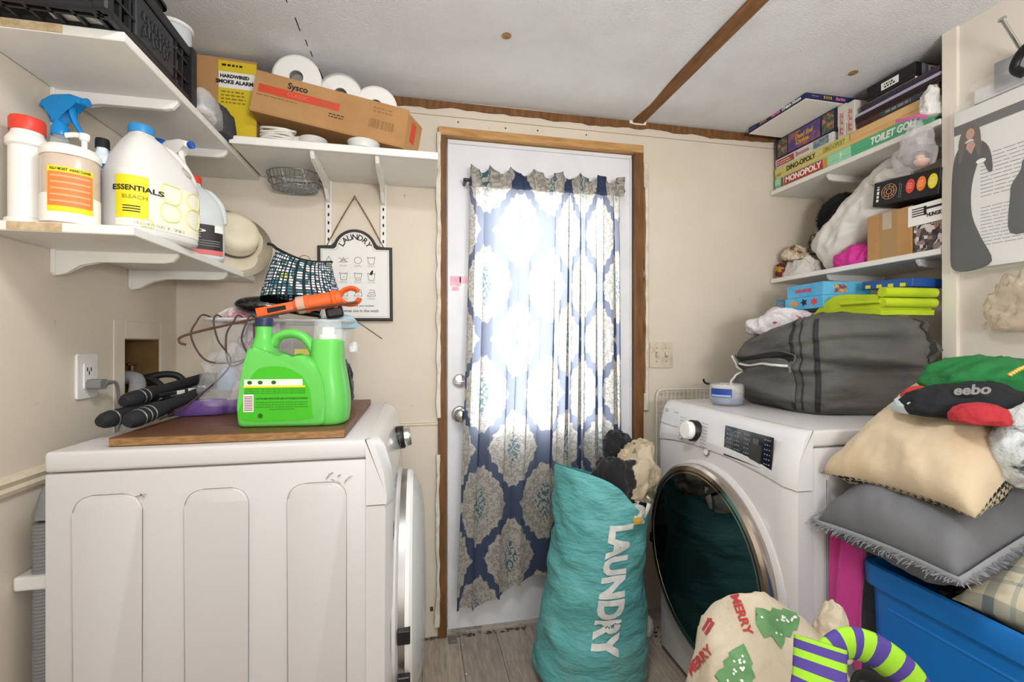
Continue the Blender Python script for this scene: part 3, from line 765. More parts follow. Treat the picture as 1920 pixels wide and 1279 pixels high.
ct = thing('curtain', 'blue and cream medallion print curtain gathered over the door window', 'curtain', (0, 0, 0))
NU, NV = 340, 70
rn = random.Random(11)
ph = [rn.uniform(-.5, .5) for _ in range(12)]
def fold(s, v):
    """v: 0 top .. 1 hem; returns x, y"""
    nf = 8.6
    w = 2 * PI * (nf * s + .35 * math.sin(2 * PI * s * 1.3 + .6) + .12 * math.sin(2 * PI * s * 3.1))
    amp = (.012 + .018 * min(1, v * 1.5)) * (.75 + .75 * s * s)
    xl = .200 - .060 * v ** 1.3; xr = .868 - .012 * v
    x = xl + (xr - xl) * s + .48 * amp * math.sin(2 * w) + .012 * v * math.sin(6 * s + 2)
    y = 1.855 - .004 - amp * (math.sin(w) * .8 + .6) + .006 * math.sin(w * 2 + 1) * v
    return x, min(y, 1.886)
# fabric length along the hem at mid height -> print coordinate
acc = [0.0]
for i in range(NU):
    a, b = fold(i / NU, .5), fold((i + 1) / NU, .5)
    acc.append(acc[-1] + math.hypot(a[0] - b[0], a[1] - b[1]))
def hem(s): return .185 + .055 * math.cos(2 * PI * s * 1.1 + 2.6) - .01 * s
def cz(s, v): return 1.842 - v * (1.842 - hem(s))
bm = sheet(lambda s, v: (fold(s, v)[0], fold(s, v)[1], cz(s, v)), NU, NV, 0, lambda s, v: (acc[int(round(s * NU))] + .05, cz(s, v) + .13))
ob('cloth', bm, M_DAM, ct, smooth=180)
# gathered pocket and ruffle round the rod
def header(s, v):
    w = 2 * PI * 15 * s + 2 * math.sin(9 * s); a = v * 2 * PI
    z = 1.842 + .062 * v if v < .5 else 1.873
    x = .198 + .672 * s + .004 * math.sin(w * 1.3)
    return x
def head_fn(s, v):
    w = 2 * PI * 16 * s + 1.5 * math.sin(9 * s)
    x = .198 + .672 * s + .006 * math.sin(w + v * 2)
    k = math.sin(w)
    if v < .35: y = 1.842 - .006 * k; z = 1.840 + v / .35 * .018
    elif v < .65: y = 1.838 - .004 * k; z = 1.858 + (v - .35) / .3 * .024
    else:
        q = (v - .65) / .35; fl = .5 + .5 * math.sin(w * .47 + 1.3 * math.sin(5 * s)); y = 1.838 - q * .012 * k - q * .008; z = 1.882 + q * (.012 + .030 * fl)
    return (x, y, z)
ob('gathered_header', sheet(head_fn, 300, 14, .0006, lambda s, v: (acc[int(round(s * NU)) if round(s * NU) <= NU else NU] + .05, head_fn(s, v)[2] + .13)), M_DAM, ct, smooth=180)

# ================================================================== laundry bag by the dryer
def bag_mat():
    m = mat('teal_nylon', '#57b3b2', .55); t = NT(m); v = t.coord()
    base = t.ramp(t.noise(v, 5, 4), [(.3, '#56a4a5'), (.7, '#6cb6b4')])
    sp = t.node('ShaderNodeSeparateXYZ'); t.link(v, sp.inputs[0])
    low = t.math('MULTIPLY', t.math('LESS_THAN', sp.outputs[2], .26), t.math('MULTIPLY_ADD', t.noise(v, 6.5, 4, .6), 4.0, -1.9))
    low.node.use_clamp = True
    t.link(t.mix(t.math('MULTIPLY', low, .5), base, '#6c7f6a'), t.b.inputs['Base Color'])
    wv_ = t.noise(t.coord('Object', (1, 1, 2.6)), 5.5, 5, .55); t.bump(t.math('ABSOLUTE', t.math('SUBTRACT', wv_, .5)), .55, .05)
    return m
lb = thing('laundry_bag', 'tall teal laundry bag with white lettering leaning on the dryer', 'laundry bag', (.612, 1.575, 0))
LEANX, LEANY = .050, -.02
def bag_pt(a, z, H=.80):
    q = z / H
    r = .198 + .008 * math.sin(q * 7 + 1) - .036 * q
    if z < .05: r *= .80 + .2 * math.sqrt(z / .05)
    # wrinkles wrap round horizontally
    wv = .020 * (wrk((math.cos(a) * .12 + z * .15, math.sin(a) * .12, z * 1.0), 6.5, 4) - .5) + .006 * math.sin(z * 36 + 2 * math.sin(a * 2)) * (.5 + .5 * math.sin(a * 3 + z * 9))
    r += wv * (1 if z > .03 else .3)
    cx = LEANX * (q ** 1.25); cy = LEANY * q
    return Vector((cx + r * math.cos(a), cy + r * .92 * math.sin(a), z))
def rim(a):
    # the mouth dips towards the viewer's right and stands high on the left
    return .715 + .060 * math.cos(a - 3.5) - .075 * math.exp(-((math.remainder(a + 1.0, 2 * PI)) / .5) ** 2)
NA = 96
rings = []
for j in range(61):
    rings.append([bag_pt(2 * PI * k / NA, rim(2 * PI * k / NA) * j / 60) for k in range(NA)])
bm = loft(rings, cap=False)
bm.faces.new([bm.verts[k] for k in range(NA)][::-1]) if bm.verts.ensure_lookup_table() is None else None
ob('sack', bm, bag_mat(), lb, smooth=180)
rings = [[bag_pt(2 * PI * k / NA, rim(2 * PI * k / NA) * q) * 1.0 - Vector((bag_pt(2 * PI * k / NA, rim(2 * PI * k / NA) * q) - Vector((LEANX * q, LEANY * q, rim(2 * PI * k / NA) * q))).to_tuple()) * .075 for k in range(NA)] for q in (.86, .93, .992)]
ob('mouth_lining', loft(rings, cap=False), mat('teal_lining', '#3d8a8c', .7), lb, smooth=180)
# lettering wrapped on the cloth, reading downwards
def wrap_text(s, size, m, par, fn, name='lettering', bold=0, fit=None):
    c = bpy.data.curves.new('t', 'FONT'); c.body = s; c.size = size; c.align_x = 'CENTER'; c.align_y = 'CENTER'; c.offset = bold; c.resolution_u = 3
    o = bpy.data.objects.new('t', c); COL.objects.link(o)
    dg = bpy.context.evaluated_depsgraph_get(); dg.update()
    me = bpy.data.meshes.new_from_object(o.evaluated_get(dg)); bpy.data.objects.remove(o); bpy.data.curves.remove(c)
    b = bmesh.new(); b.from_mesh(me); bpy.data.meshes.remove(me)
    if fit:
        xs = [v.co.x for v in b.verts]; k = fit / (max(xs) - min(xs))
        for v in b.verts: v.co.x *= k
    bmesh.ops.triangulate(b, faces=b.faces[:])
    for _ in range(3):
        es = [e for e in b.edges if e.calc_length() > .02]
        if es: bmesh.ops.subdivide_edges(b, edges=es, cuts=1); bmesh.ops.triangulate(b, faces=b.faces[:])
    for v in b.verts: v.co = fn(v.co.x, v.co.y)
    return ob(name, b, m, par, smooth=180)
def bag_text(x, y):
    # x runs down the bag, y to the viewer's right
    z = .392 - x * .98
    a = math.radians(-93) + y / .18 + (z - .39) * .50
    p = bag_pt(a, z); q = bag_pt(a, z + .004) - p; s = bag_pt(a + .02, z) - p
    n = s.cross(q).normalized()
    if n.dot(p - Vector((LEANX * .5, 0, z))) < 0: n = -n
    return p + n * .0035
wrap_text('LAUNDRY', .115, mat('bag_print_white', '#e9eae6', .6, var=('#cfd3cf', 40, .35, .7)), lb, bag_text, bold=.006, fit=.44)
ob('strap', tube([(.150, -.125, .60), (.165, -.135, .65), (.15, -.12, .68), (.12, -.13, .655)], .008, 8, smooth=5, flat=.3), mat('strap_white', '#e2ded6', .7), lb, smooth=60)
# clothes stuffed in it
def camo(name, a, b, c, sc):
    m = mat(name, a, .85); t = NT(m); n = t.noise(t.coord(), sc, 3)
    t.link(t.ramp(n, [(.0, a), (.46, a), (.47, b), (.56, b), (.57, c)], 'CONSTANT'), t.b.inputs['Base Color']); return m
M_BLKCLOTH = mat('black_knit', '#17161a', .9, sheen=.2)
def lump(name, label, cat, loc, size, m, seed, rot=(0, 0, 0), amp=.3, freq=9, sub=5, group=None, flat=.35):
    return ob(name, cloth_lump(size[0], size[1], size[2], seed, amp, freq, sub, flat), m, None, loc, rot, smooth=180, label=label, cat=cat, group=group)
lump('crumpled_garment', 'black garment bunched in the mouth of the teal laundry bag', 'clothing', (.640, 1.50, .625), (.085, .080, .155), M_BLKCLOTH, 3, (0, .25, 0), .3, 10, group='clothes in the laundry bag')
lump('crumpled_garment', 'small black cloth standing up highest behind the laundry bag mouth', 'clothing', (.735, 1.60, .775), (.055, .045, .075), M_BLKCLOTH, 8, (0, 0, .4), .3, 16, group='clothes in the laundry bag')
lump('crumpled_garment', 'beige printed garment draped over the right of the laundry bag mouth', 'clothing', (.740, 1.50, .655), (.088, .075, .125), camo('beige_print_cloth', '#b9ab93', '#a8987d', '#6e6a55', 9), 5, (0, .3, .3), .34, 11, group='clothes in the laundry bag')
lump('crumpled_garment', 'pale pink cloth tucked inside the left rim of the laundry bag', 'clothing', (.560, 1.46, .675), (.030, .03, .045), mat('pale_pink_cloth', '#e3b4bd', .85), 2, (0, 0, 0), .3, 14, group='clothes in the laundry bag')
lump('crumpled_garment', 'white and yellow cloth showing at the low rim of the laundry bag', 'clothing', (.700, 1.44, .59), (.060, .03, .055), camo('white_yellow_cloth', '#d9d5cc', '#c8c4ba', '#c9a044', 8), 6, (0, 0, 0), .25, 12, group='clothes in the laundry bag')
# crumpled paper on the floor between bag and dryer
ob('crumpled_paper', cloth_lump(.03, .025, .05, 4, .35, 30, 3), M_PAPER, None, (.925, 1.735, .001), (0, 0, .4), label='crumpled white paper scrap on the floor behind the laundry bag', cat='paper')
# ================================================================== bottles on the lower left shelf
def sgp(x, p): return math.copysign(abs(x) ** p, x)
class Body:
    """moulded bottle: rows of (z, half width, half depth, x offset), superellipse section"""
    def __init__(s, rows, n=2.6): s.rows = rows; s.n = n; s.z0 = rows[0][0]; s.z1 = rows[-1][0]
    def at(s, z):
        R_ = s.rows
        for k in range(len(R_) - 1):
            if z <= R_[k + 1][0] or k == len(R_) - 2:
                q = (z - R_[k][0]) / max(1e-9, R_[k + 1][0] - R_[k][0]); q = min(1, max(0, q))
                return [R_[k][i] + (R_[k + 1][i] - R_[k][i]) * q for i in range(1, 4)]
    def pt(s, a, z, off=0):
        ra, rb, cx = s.at(z); e = 2 / s.n
        return Vector((cx + sgp(math.cos(a), e) * (ra + off), sgp(math.sin(a), e) * (rb + off), z))
    def mesh(s, seg=40):
        zs = [r[0] for r in s.rows]
        return loft([[s.pt(2 * PI * k / seg, z) for k in range(seg)] for z in zs])
    def band(s, a0, a1, z0, z1, off=.0008, na=24, nzs=8):
        return sheet(lambda u, v: s.pt(a0 + (a1 - a0) * u, z0 + (z1 - z0) * v, off), na, nzs)
    def text(s, st, size, m, par, a, z, scale=1, **k):
        """lettering wrapped on the face; angle a is the middle"""
        ra, rb, cx = s.at(z); p = s.pt(a, z); tdir = s.pt(a + .02, z) - s.pt(a - .02, z); L = tdir.length / .04
        return wrap_text(st, size, m, par, lambda x, y: s.pt(a + x / L * scale, z + y, .0030), **k)
def smoothrows(rows, n=5):
    P = spline([(r[0], r[1], r[2]) for r in rows], n); Q = spline([(r[0], r[3], 0) for r in rows], n)
    return [(p.x, max(p.y, .0005), max(p.z, .0005), q.y) for p, q in zip(P, Q)]
def cap(par, r, h, m, loc, name='cap', ribs=True):
    prof = [(r, 0), (r, h * .75), (r * .93, h), (0, h)]
    o = ob(name, lathe(prof, 30), m, par, loc, smooth=40); return o
SZ = 1.4505
M_MILK = mat('milky_white_plastic', '#e6e4df', .35, transl=.12)
M_WHITEP = mat('white_plastic', '#e9e6e0', .35)
M_BLUECAP = mat('blue_cap', '#2f86c4', .4)
M_BLUEDK = mat('royal_blue_plastic', '#1d57b5', .35)
M_BLUESPRAY = mat('bright_blue_plastic', '#1589cf', .3)
M_YELLOW = mat('label_yellow', '#e3d21f', .5)
M_REDP = mat('red_plastic', '#d9402f', .4)
M_ORANGEL = mat('label_orange', '#ee7b3c', .5)
M_NAVYL = mat('label_navy', '#1d3f8f', .5)
# white canister, red lid
t = thing('powder_canister', 'tall white canister with a red screw lid at the shelf end', 'canister', (-.824, 1.168, SZ)); t.scale = (.74, .74, 1)
ob('canister_body', lathe([(.045, 0), (.048, .004), (.048, .014), (.040, .018), (.040, .168), (.046, .172), (.046, .184), (.040, .192), (.035, .198), (.035, .205)], 36), M_WHITEP, t, smooth=35)
ob('lid', lathe([(.0385, .203), (.0395, .206), (.0395, .228), (.037, .232), (0, .232)], 36), M_REDP, t, smooth=35)
# clear bottle with a bright blue trigger
def trigger(par, z, m, m2=None, flip=1, mx=None):
    """spray head in the local xz plane, nozzle towards +x"""
    m2 = m2 or m
    M0 = mx or Matrix.Identity(4)
    col = ob('collar', lathe([(.017, 0), (.017, .018), (.013, .024), (.012, .04), (0, .04)], 24), m2, par, mx=M0 @ T(0, 0, z), smooth=40)
    poly = [(-.014, .03), (.012, .03), (.014, .052), (.030, .066), (.052, .072), (.054, .088), (.030, .096), (-.010, .094), (-.034, .080), (-.040, .066), (-.030, .060), (-.016, .062)]
    ob('spray_head', xf(prism(poly, .026, .006, 3), T(0, .013, 0) @ R(PI / 2, 'X')), m, par, mx=M0 @ T(0, 0, z), smooth=50)
    ob('nozzle', xf(lathe([(.009, 0), (.010, .004), (.010, .010), (.004, .013), (0, .013)], 16), T(.053, 0, .080) @ R(PI / 2, 'Y')), m2, par, mx=M0 @ T(0, 0, z), smooth=40)
    tp = spline([(.026, .066, 0), (.030, .045, 0), (.038, .025, 0), (.052, .002, 0)], 5)
    ob('trigger_lever', tube([(p.x, 0, p.y) for p in tp], lambda q: .007 - .003 * q, 8, flat=1.4), m, par, mx=M0 @ T(0, 0, z), smooth=60)
M_CLEAR = film('clear_bottle_plastic', '#e3ecec', .30, .08, False)
t = thing('spray_bottle', 'clear spray bottle with a bright blue trigger behind the red-lidded canister', 'spray bottle', (-.826, 1.262, SZ), (0, 0, -.15), 'spray bottles')
B = Body(smoothrows([(0, .036, .036, 0), (.01, .038, .038, 0), (.15, .038, .038, 0), (.19, .032, .032, 0), (.23, .016, .016, 0), (.24, .0145, .0145, 0)]), 2)
ob('bottle', B.mesh(32), M_CLEAR, t, smooth=60); trigger(t, .238, M_BLUESPRAY)
# tub with a pump lid and orange label
t = thing('soap_tub', 'clear tub of hand cleaner with white pump lid and orange label', 'tub', (-.738, 1.158, SZ), (0, 0, math.radians(28))); t.scale = (.74, .74, 1)
B = Body([(0, .060, .060, 0), (.006, .064, .064, 0), (.14, .064, .064, 0), (.150, .058, .058, 0)], 2.4)
ob('tub_body', B.mesh(44), mat('frosted_amber_tub', '#e2cdb8', .25, trans=.25), t, smooth=60)
ob('paste', Body([(.004, .0655, .0655, 0), (.062, .0655, .0655, 0)], 2.4).mesh(44), mat('white_paste', '#efe9e2', .5), t, smooth=60)
lb_ = ob('label', B.band(math.radians(-128), math.radians(-44), .024, .118, .0022), M_YELLOW, t, smooth=60)
ob('label_field', B.band(math.radians(-126), math.radians(-46), .036, .106, .0030), M_ORANGEL, lb_, smooth=60)
M_LBLPALE = mat('label_pale_orange', '#f5a776', .5)
for k in range(5):
    ob('label_line', B.band(math.radians(-120), math.radians(-52), .044 + k * .013, .0475 + k * .013, .0036), M_LBLPALE, lb_, smooth=60)
B.text('FULLY MOIST HAND CLEANER', .0075, M_INK, lb_, math.radians(-86), .112, bold=.0002)
ob('lid', lathe([(.066, .146), (.068, .150), (.068, .160), (.060, .168), (.02, .171), (0, .171)], 44), M_WHITEP, t, smooth=35)
p = ob('pump', lathe([(.014, .168), (.014, .176), (.007, .178), (.007, .196), (.011, .198), (.013, .204), (.013, .212), (0, .214)], 20), M_WHITEP, t, (.028, .01, 0), smooth=40)
ob('pump_spout', tube([(0, 0, .207), (-.02, .008, .209), (-.042, .015, .205)], .006, 10, smooth=4), M_WHITEP, p, smooth=60)
# blue label concentrate bottle
t = thing('cleaner_bottle', 'bottle with a dark blue label wedged between the tub and the white jug', 'bottle', (-.738, 1.258, SZ), (0, 0, .3)); t.scale = (.85, .85, 1)
B = Body(smoothrows([(0, .034, .030, 0), (.008, .037, .033, 0), (.15, .037, .033, 0), (.185, .030, .028, 0), (.205, .014, .014, 0), (.22, .013, .013, 0)]), 2.4)
ob('bottle', B.mesh(32), mat('pale_blue_plastic', '#d8e4ea', .35), t, smooth=60)
l_ = ob('label', B.band(math.radians(-175), math.radians(-5), .085, .172, .0012), M_NAVYL, t, smooth=60)
B.text('2x', .034, M_PAPER, l_, math.radians(-92), .155, bold=.001); B.text('CONCENTRATED', .011, M_PAPER, l_, math.radians(-88), .132, bold=.0003)
B.text('MORE LAUNDRY', .009, M_PAPER, l_, math.radians(-92), .112, bold=.0003); B.text('CLEAN', .012, M_PAPER, l_, math.radians(-92), .098, bold=.0004)
ob('back_label', B.band(math.radians(-150), math.radians(-10), .018, .08, .0012), M_PAPER, t, smooth=60)
ob('base_ring', B.band(0, 2 * PI, .0005, .010, .0015), M_BLUECAP, t, smooth=60)
cap(t, .016, .022, M_DARK, (0, 0, .215))
# gallon jug, blue cap, yellow label
t = thing('bleach_jug', 'big white jug with blue cap and yellow label', 'jug', (-.652, 1.296, SZ), (0, 0, math.radians(64)))
rows = smoothrows([(0, .086, .056, 0), (.006, .094, .062, 0), (.02, .097, .065, 0), (.14, .098, .066, 0), (.155, .097, .065, 0), (.168, .091, .061, 0), (.20, .076, .052, -.006), (.225, .056, .042, -.014), (.245, .036, .033, -.022), (.255, .025, .025, -.026), (.262, .022, .022, -.027)])
B = Body(rows, 3.0); ob('jug_body', B.mesh(56), M_MILK, t, smooth=60)
ob('handle', tube([(.002, -.012, .238), (.030, -.020, .232), (.058, -.026, .207), (.078, -.028, .176), (.082, -.026, .155)], .0125, 12, smooth=6, flat=1.25), M_MILK, t, smooth=60)
ob('handle_hollow_shade', xf(lathe([(0, .004), (.010, .003), (.013, 0), (0, -.002)], 18, 2.3, .75), T(.036, -.0465, .196) @ R(PI / 2 - .55, 'X') @ R(-.75, 'Z')), mat('jug_shade_grey', '#a9a6a0', .5), t, smooth=60)  # grey lens on the surface: shade of the handle hollow put into its colour
FA = math.radians
lw = ob('label', B.band(FA(-172), FA(-22), .022, .138, .0010), mat('label_cream', '#ebe7d2', .5), t, smooth=60)
ob('label_panel', B.band(FA(-171), FA(-116), .040, .138, .0018), M_YELLOW, lw, smooth=60)
ob('label_panel', B.band(FA(-33), FA(-24), .022, .130, .0018), M_YELLOW, lw, smooth=60)
B.text('ESSENTIALS', .0165, M_INK, lw, FA(-136), .108, scale=1, bold=.0004); B.text('BLEACH', .0125, mat('label_olive', '#8d8419', .6), lw, FA(-138), .088)
[ob('label_line', B.band(FA(-158), FA(-128), z_, z_ + .0022, .0026), M_INK, lw, smooth=60) for z_ in (.066, .060, .054)]; B.text('3.78 L (128 FL OZ) 3.78 L', .0085, M_GREYINK, lw, FA(-110), .030)
M_LEMON = mat('label_lemon_ring', '#e6dd8c', .6)
for a, z, r in ((-92, .118, .027), (-62, .116, .022), (-93, .070, .023), (-60, .072, .026), (-118, .03, .012)):
    pts = []
    for k in range(26):
        q = 2 * PI * k / 26; zz = min(.137, max(.024, z + r * math.sin(q))); c = B.pt(FA(a), z); s0 = (B.pt(FA(a) + .02, z) - B.pt(FA(a) - .02, z)).length / .04
        pts.append(B.pt(FA(a) + r * math.cos(q) / s0, zz, .0015))
    ob('lemon_slice', tube(pts, .0016, 6, closed=True), M_LEMON, lw)
cap(t, .026, .020, M_BLUECAP, (-.027, 0, .260))
# white spray bottle with blue neck
t = thing('spray_bottle', 'milky spray bottle with white head and blue collar behind the big white jug', 'spray bottle', (-.672, 1.432, SZ), (0, 0, -.35), 'spray bottles')
B = Body(smoothrows([(0, .038, .030, 0), (.008, .042, .034, 0), (.10, .042, .034, 0), (.14, .036, .030, 0), (.17, .030, .026, 0), (.195, .026, .024, 0), (.21, .015, .015, 0), (.222, .0145, .0145, 0)]), 2.6)
ob('bottle', B.mesh(36), mat('translucent_pale_plastic', '#dfe6e6', .3, transl=.15), t, smooth=60)
trigger(t, .220, M_WHITEP, M_BLUEDK)
ob('rear_grip', xf(prism([(-.044, .05), (-.026, .062), (-.022, .098), (-.046, .104), (-.052, .09)], .028, .004, 2), T(0, .014, .22) @ R(PI / 2, 'X')), M_BLUEDK, t, smooth=50)
# jug with a red cap and a black label
t = thing('cleaner_jug', 'translucent jug with red cap and black label', 'jug', (-.650, 1.548, SZ), (0, 0, math.radians(30)))
rows = smoothrows([(0, .052, .044, 0), (.006, .058, .048, 0), (.02, .060, .050, 0), (.12, .060, .050, 0), (.145, .058, .048, 0), (.18, .050, .042, -.004), (.205, .038, .034, -.012), (.222, .024, .024, -.02), (.235, .020, .020, -.021)])
B = Body(rows, 3); ob('jug_body', B.mesh(44), mat('milky_pale_plastic', '#dbe0df', .3, transl=.15), t, smooth=60)
ob('handle', tube([(.0, -.008, .212), (.022, -.014, .206), (.046, -.018, .178), (.056, -.018, .145), (.056, -.016, .12)], .010, 12, smooth=6, flat=1.2), MATS['milky_pale_plastic'], t, smooth=60)
l_ = ob('label', B.band(FA(-150), FA(-40), .020, .105, .0010), mat('label_black', '#26211f', .5), t, smooth=60)
ob('label_band', B.band(FA(-150), FA(-40), .016, .030, .0017), mat('label_salmon', '#d8696a', .5), l_, smooth=60)
ob('torn_corner', B.band(FA(-72), FA(-40), .084, .106, .0018), M_PAPER, l_, smooth=60)
B.text('WICKED', .013, M_PAPER, l_, FA(-118), .085, bold=.0003); B.text('D TEX', .013, M_PAPER, l_, FA(-112), .070, bold=.0003)
for z in (.056, .049, .042): ob('label_line', B.band(FA(-140), FA(-55), z, z + .002, .0017), M_GREYINK, l_, smooth=60)
cap(t, .0235, .022, M_REDP, (-.021, 0, .232))
# cream wide-brimmed hat propped at the far end
t = thing('sun_hat', 'cream wide-brimmed hat propped at the corner end of the lower shelf', 'hat', (-.640, 1.74, 1.555), (math.radians(68), 0, math.radians(38)))
M_HAT = mat('cream_felt', '#ded3bb', .9, var=('#d1c3a6', 8, .4, .7))
prof = [(.135, .002), (.130, -.004), (.105, .004), (.085, .012), (.078, .022), (.074, .06), (.066, .080), (.045, .088), (.02, .082), (0, .080)]
b = lathe(prof, 48)
for v in b.verts:
    r = math.hypot(v.co.x, v.co.y)
    if r > .09: v.co.z += .25 * (r - .09) * math.cos(2 * math.atan2(v.co.y, v.co.x))
ob('crown_and_brim', b, M_HAT, t, smooth=180)
ob('hat_band', lathe([(.079, .022), (.0785, .036)], 40, caps=False), mat('hat_band_grey', '#6b675f', .8), t, smooth=60)
# ================================================================== on the washer
WZ = .9785
M_BOARD = mat('dark_stained_board', '#5b3a24', .45); _t = NT(M_BOARD)
_n = _t.noise(_t.coord('Object', (2, 22, 22)), 3, 6, .7)
_t.link(_t.ramp(_n, [(.3, '#4a2d1b'), (.5, '#63402a'), (.72, '#7a5233')]), _t.b.inputs['Base Color'])
bd = thing('wooden_board', 'dark brown wooden board lying on top of the washer', 'board', (-.42, 1.43, WZ))
ob('plank', box(-.232, .250, -.300, .295, 0, .020, .0015, 1), M_BOARD, bd)
ob('cut_edge', box(-.231, .249, -.3008, -.2995, .002, .018), mat('cut_wood_edge', '#9a7346', .7, var=('#7d5a33', 30, .4, .6, (1, 1, 6))), bd)
BZ = WZ + .0205
# green detergent jug
M_GREEN = mat('lime_green_plastic', '#66c858', .32, transl=.10)
M_GREEN2 = mat('deep_green_label', '#3fb41a', .5)
gj = thing('detergent_jug', 'bright green detergent jug with dark cap and clear dosing cup', 'detergent jug', (-.302, 1.245, BZ), (0, 0, math.radians(-4))); gj.scale = (.95, .95, .95)
def zp(x, y): return ((x - 945) * .00079, (785 - y) * .00079)
out = [zp(*p) for p in ((800, 785), (1030, 785), (1048, 770), (1052, 700), (1046, 640), (1030, 590), (1008, 556), (985, 536), (962, 556), (935, 566), (905, 562), (880, 544), (868, 515), (862, 462), (813, 462), (812, 520), (803, 590), (793, 650), (785, 720), (783, 765))]
def roundpoly(pts, r, n=4):
    o = []; m = len(pts)
    for k in range(m):
        a, b, c = Vector(pts[k - 1] + (0,)), Vector(pts[k] + (0,)), Vector(pts[(k + 1) % m] + (0,))
        d = min(r, (a - b).length * .45, (c - b).length * .45); p0 = b + (a - b).normalized() * d; p1 = b + (c - b).normalized() * d
        for i in range(n + 1):
            t = i / n; q = p0 * (1 - t) ** 2 + b * 2 * t * (1 - t) + p1 * t * t; o.append((q.x, q.y))
    return o
out = roundpoly([zp(*p) for p in ((783, 785), (1054, 785), (1054, 690), (1044, 630), (1020, 575), (985, 550), (930, 566), (878, 545), (850, 528), (812, 528), (800, 610), (787, 700))], .018, 3)
YF = .060
ob('jug_body', xf(prism(out, 2 * YF, .009, 3), T(0, YF, 0) @ R(PI / 2, 'X')), M_GREEN, gj, smooth=40)
ob('spout_neck', loft([[Vector((zp(838, 0)[0] + cx + sgp(math.cos(a), e) * ra, sgp(math.sin(a), e) * rb, z)) for a in [2 * PI * k / 32 for k in range(32)]] for z, ra, rb, cx, e in ((.17, .030, .052, .006, .6), (.195, .0275, .050, .004, .6), (.208, .0255, .040, .003, .7), (.222, .023, .029, .001, .8), (.236, .0205, .0215, 0, 1), (.262, .0195, .0195, 0, 1))]), M_GREEN, gj, smooth=60)
ob('cap', lathe([(.0215, .258), (.022, .262), (.022, .276), (.0205, .280), (0, .280)], 28), mat('navy_cap', '#1d2a4c', .4), gj, (zp(838, 0)[0], 0, 0), smooth=40)
ob('handle', tube([(zp(*p)[0], 0, zp(*p)[1]) for p in ((866, 520), (880, 496), (905, 484), (935, 482), (965, 494), (988, 520), (1004, 552))], .0125, 14, smooth=7, flat=1.5), M_GREEN, gj, smooth=60)
col = loft([[Vector((zp(1043, 0)[0] + cx + sgp(math.cos(a), .72) * ra, .004 + sgp(math.sin(a), .72) * rb, z)) for a in [2 * PI * k / 32 for k in range(32)]] for z, ra, rb, cx in [(r[0], r[1], r[2], r[3]) for r in smoothrows([(0, .040, .050, .004), (.008, .046, .057, .006), (.06, .050, .060, .006), (.12, .046, .058, .003), (.17, .041, .050, 0), (.208, .040, .043, 0), (.220, .038, .040, 0), (.224, .034, .036, 0)], 4)]])
ob('dosing_column', col, M_GREEN, gj, smooth=60)
CX = zp(1043, 0)[0]
ob('pour_spout', lathe([(.024, .222), (.024, .236), (.017, .238), (.017, .256), (0, .258)], 24), M_WHITEP, gj, (CX, .004, 0), smooth=40)
ob('dosing_cup', lathe([(.0375, .218), (.038, .222), (.034, .272), (.031, .276), (0, .276)], 30), film('clear_cup_plastic', '#eef2f2', .22, .08, False), gj, (CX, .004, 0), smooth=40)
# label on the broad face
lo = [zp(*p) for p in ((803, 760), (1000, 760), (1012, 740), (1010, 690), (1000, 650), (975, 615), (930, 592), (880, 590), (845, 602), (820, 640), (806, 690))]
lo = [(p.x, p.y) for p in spline([(a, b, 0) for a, b in lo], 4, True)]
def onface(x, z, off=.001): return Vector((x, -YF - off, z))
def facepoly(poly, m, par, name, off):
    b = bmesh.new(); c = b.verts.new(onface(sum(p[0] for p in poly) / len(poly), sum(p[1] for p in poly) / len(poly), off)); vs = [b.verts.new(onface(x, z, off)) for x, z in poly]
    mid = [b.verts.new(onface((x + c.co.x) / 2, (z + c.co.z) / 2, off)) for x, z in poly]
    n = len(poly)
    for k in range(n):
        b.faces.new((vs[k], vs[(k + 1) % n], mid[(k + 1) % n], mid[k])); b.faces.new((mid[k], mid[(k + 1) % n], c))
    return ob(name, b, m, par, smooth=180)
def grid_face(x0, x1, z0, z1, m, par, name, off): return ob(name, sheet(lambda u, v: onface(x0 + (x1 - x0) * u, z0 + (z1 - z0) * v, off), 12, 4), m, par, smooth=180)
lb_ = facepoly(lo, M_GREEN2, gj, 'label', .0010)
grid_face(*[zp(808, 0)[0], zp(985, 0)[0]], .106, .122, mat('label_white_band', '#e9eed8', .5), lb_, 'label_band', .0018); grid_face(zp(806, 0)[0], zp(993, 0)[0], .101, .106, M_YELLOW, lb_, 'label_stripe', .0018)
grid_face(-.110, -.086, .040, .084, M_PAPER, lb_, 'barcode_field', .0018)
M_DKG = mat('label_dark_green', '#1d5a14', .6)
for k in range(9): grid_face(-.108, -.088, .043 + k * .0043, .0452 + k * .0043, mat('label_plum', '#7d5560', .6), lb_, 'barcode_bar', .0022)
def jl(s, size, x, z, m=M_DKG, **k): return wrap_text(s, size, m, lb_, lambda a, b: onface(x + a, z + b, .0024), **k)
jl('CAUTION: MAY IRRITATE EYES. KEEP OUT OF REACH OF CHILDREN', .0062, -.018, .073, fit=.125, bold=.0002)
for i, z in enumerate((.052, .046, .040, .034)): jl('see back panel for directions and first aid treatment', .005, -.018, z + .012, fit=(.125, .12, .125, .06)[i])
for i, z in enumerate((.080, .075, .070)): jl('directions for use: pour into the drum before loading', .0045, -.035, z + .017, fit=.145)
for x in (-.095, -.070, -.038): facepoly([(x + .006 * math.cos(2 * PI * k / 12), .114 + .005 * math.sin(2 * PI * k / 12)) for k in range(12)], M_DKG, lb_, 'label_icon', .0022)
facepoly([(-.070 + .006 * math.cos(2 * PI * k / 12), .030 + .006 * math.sin(2 * PI * k / 12)) for k in range(12)], M_DKG, lb_, 'label_icon', .0022)
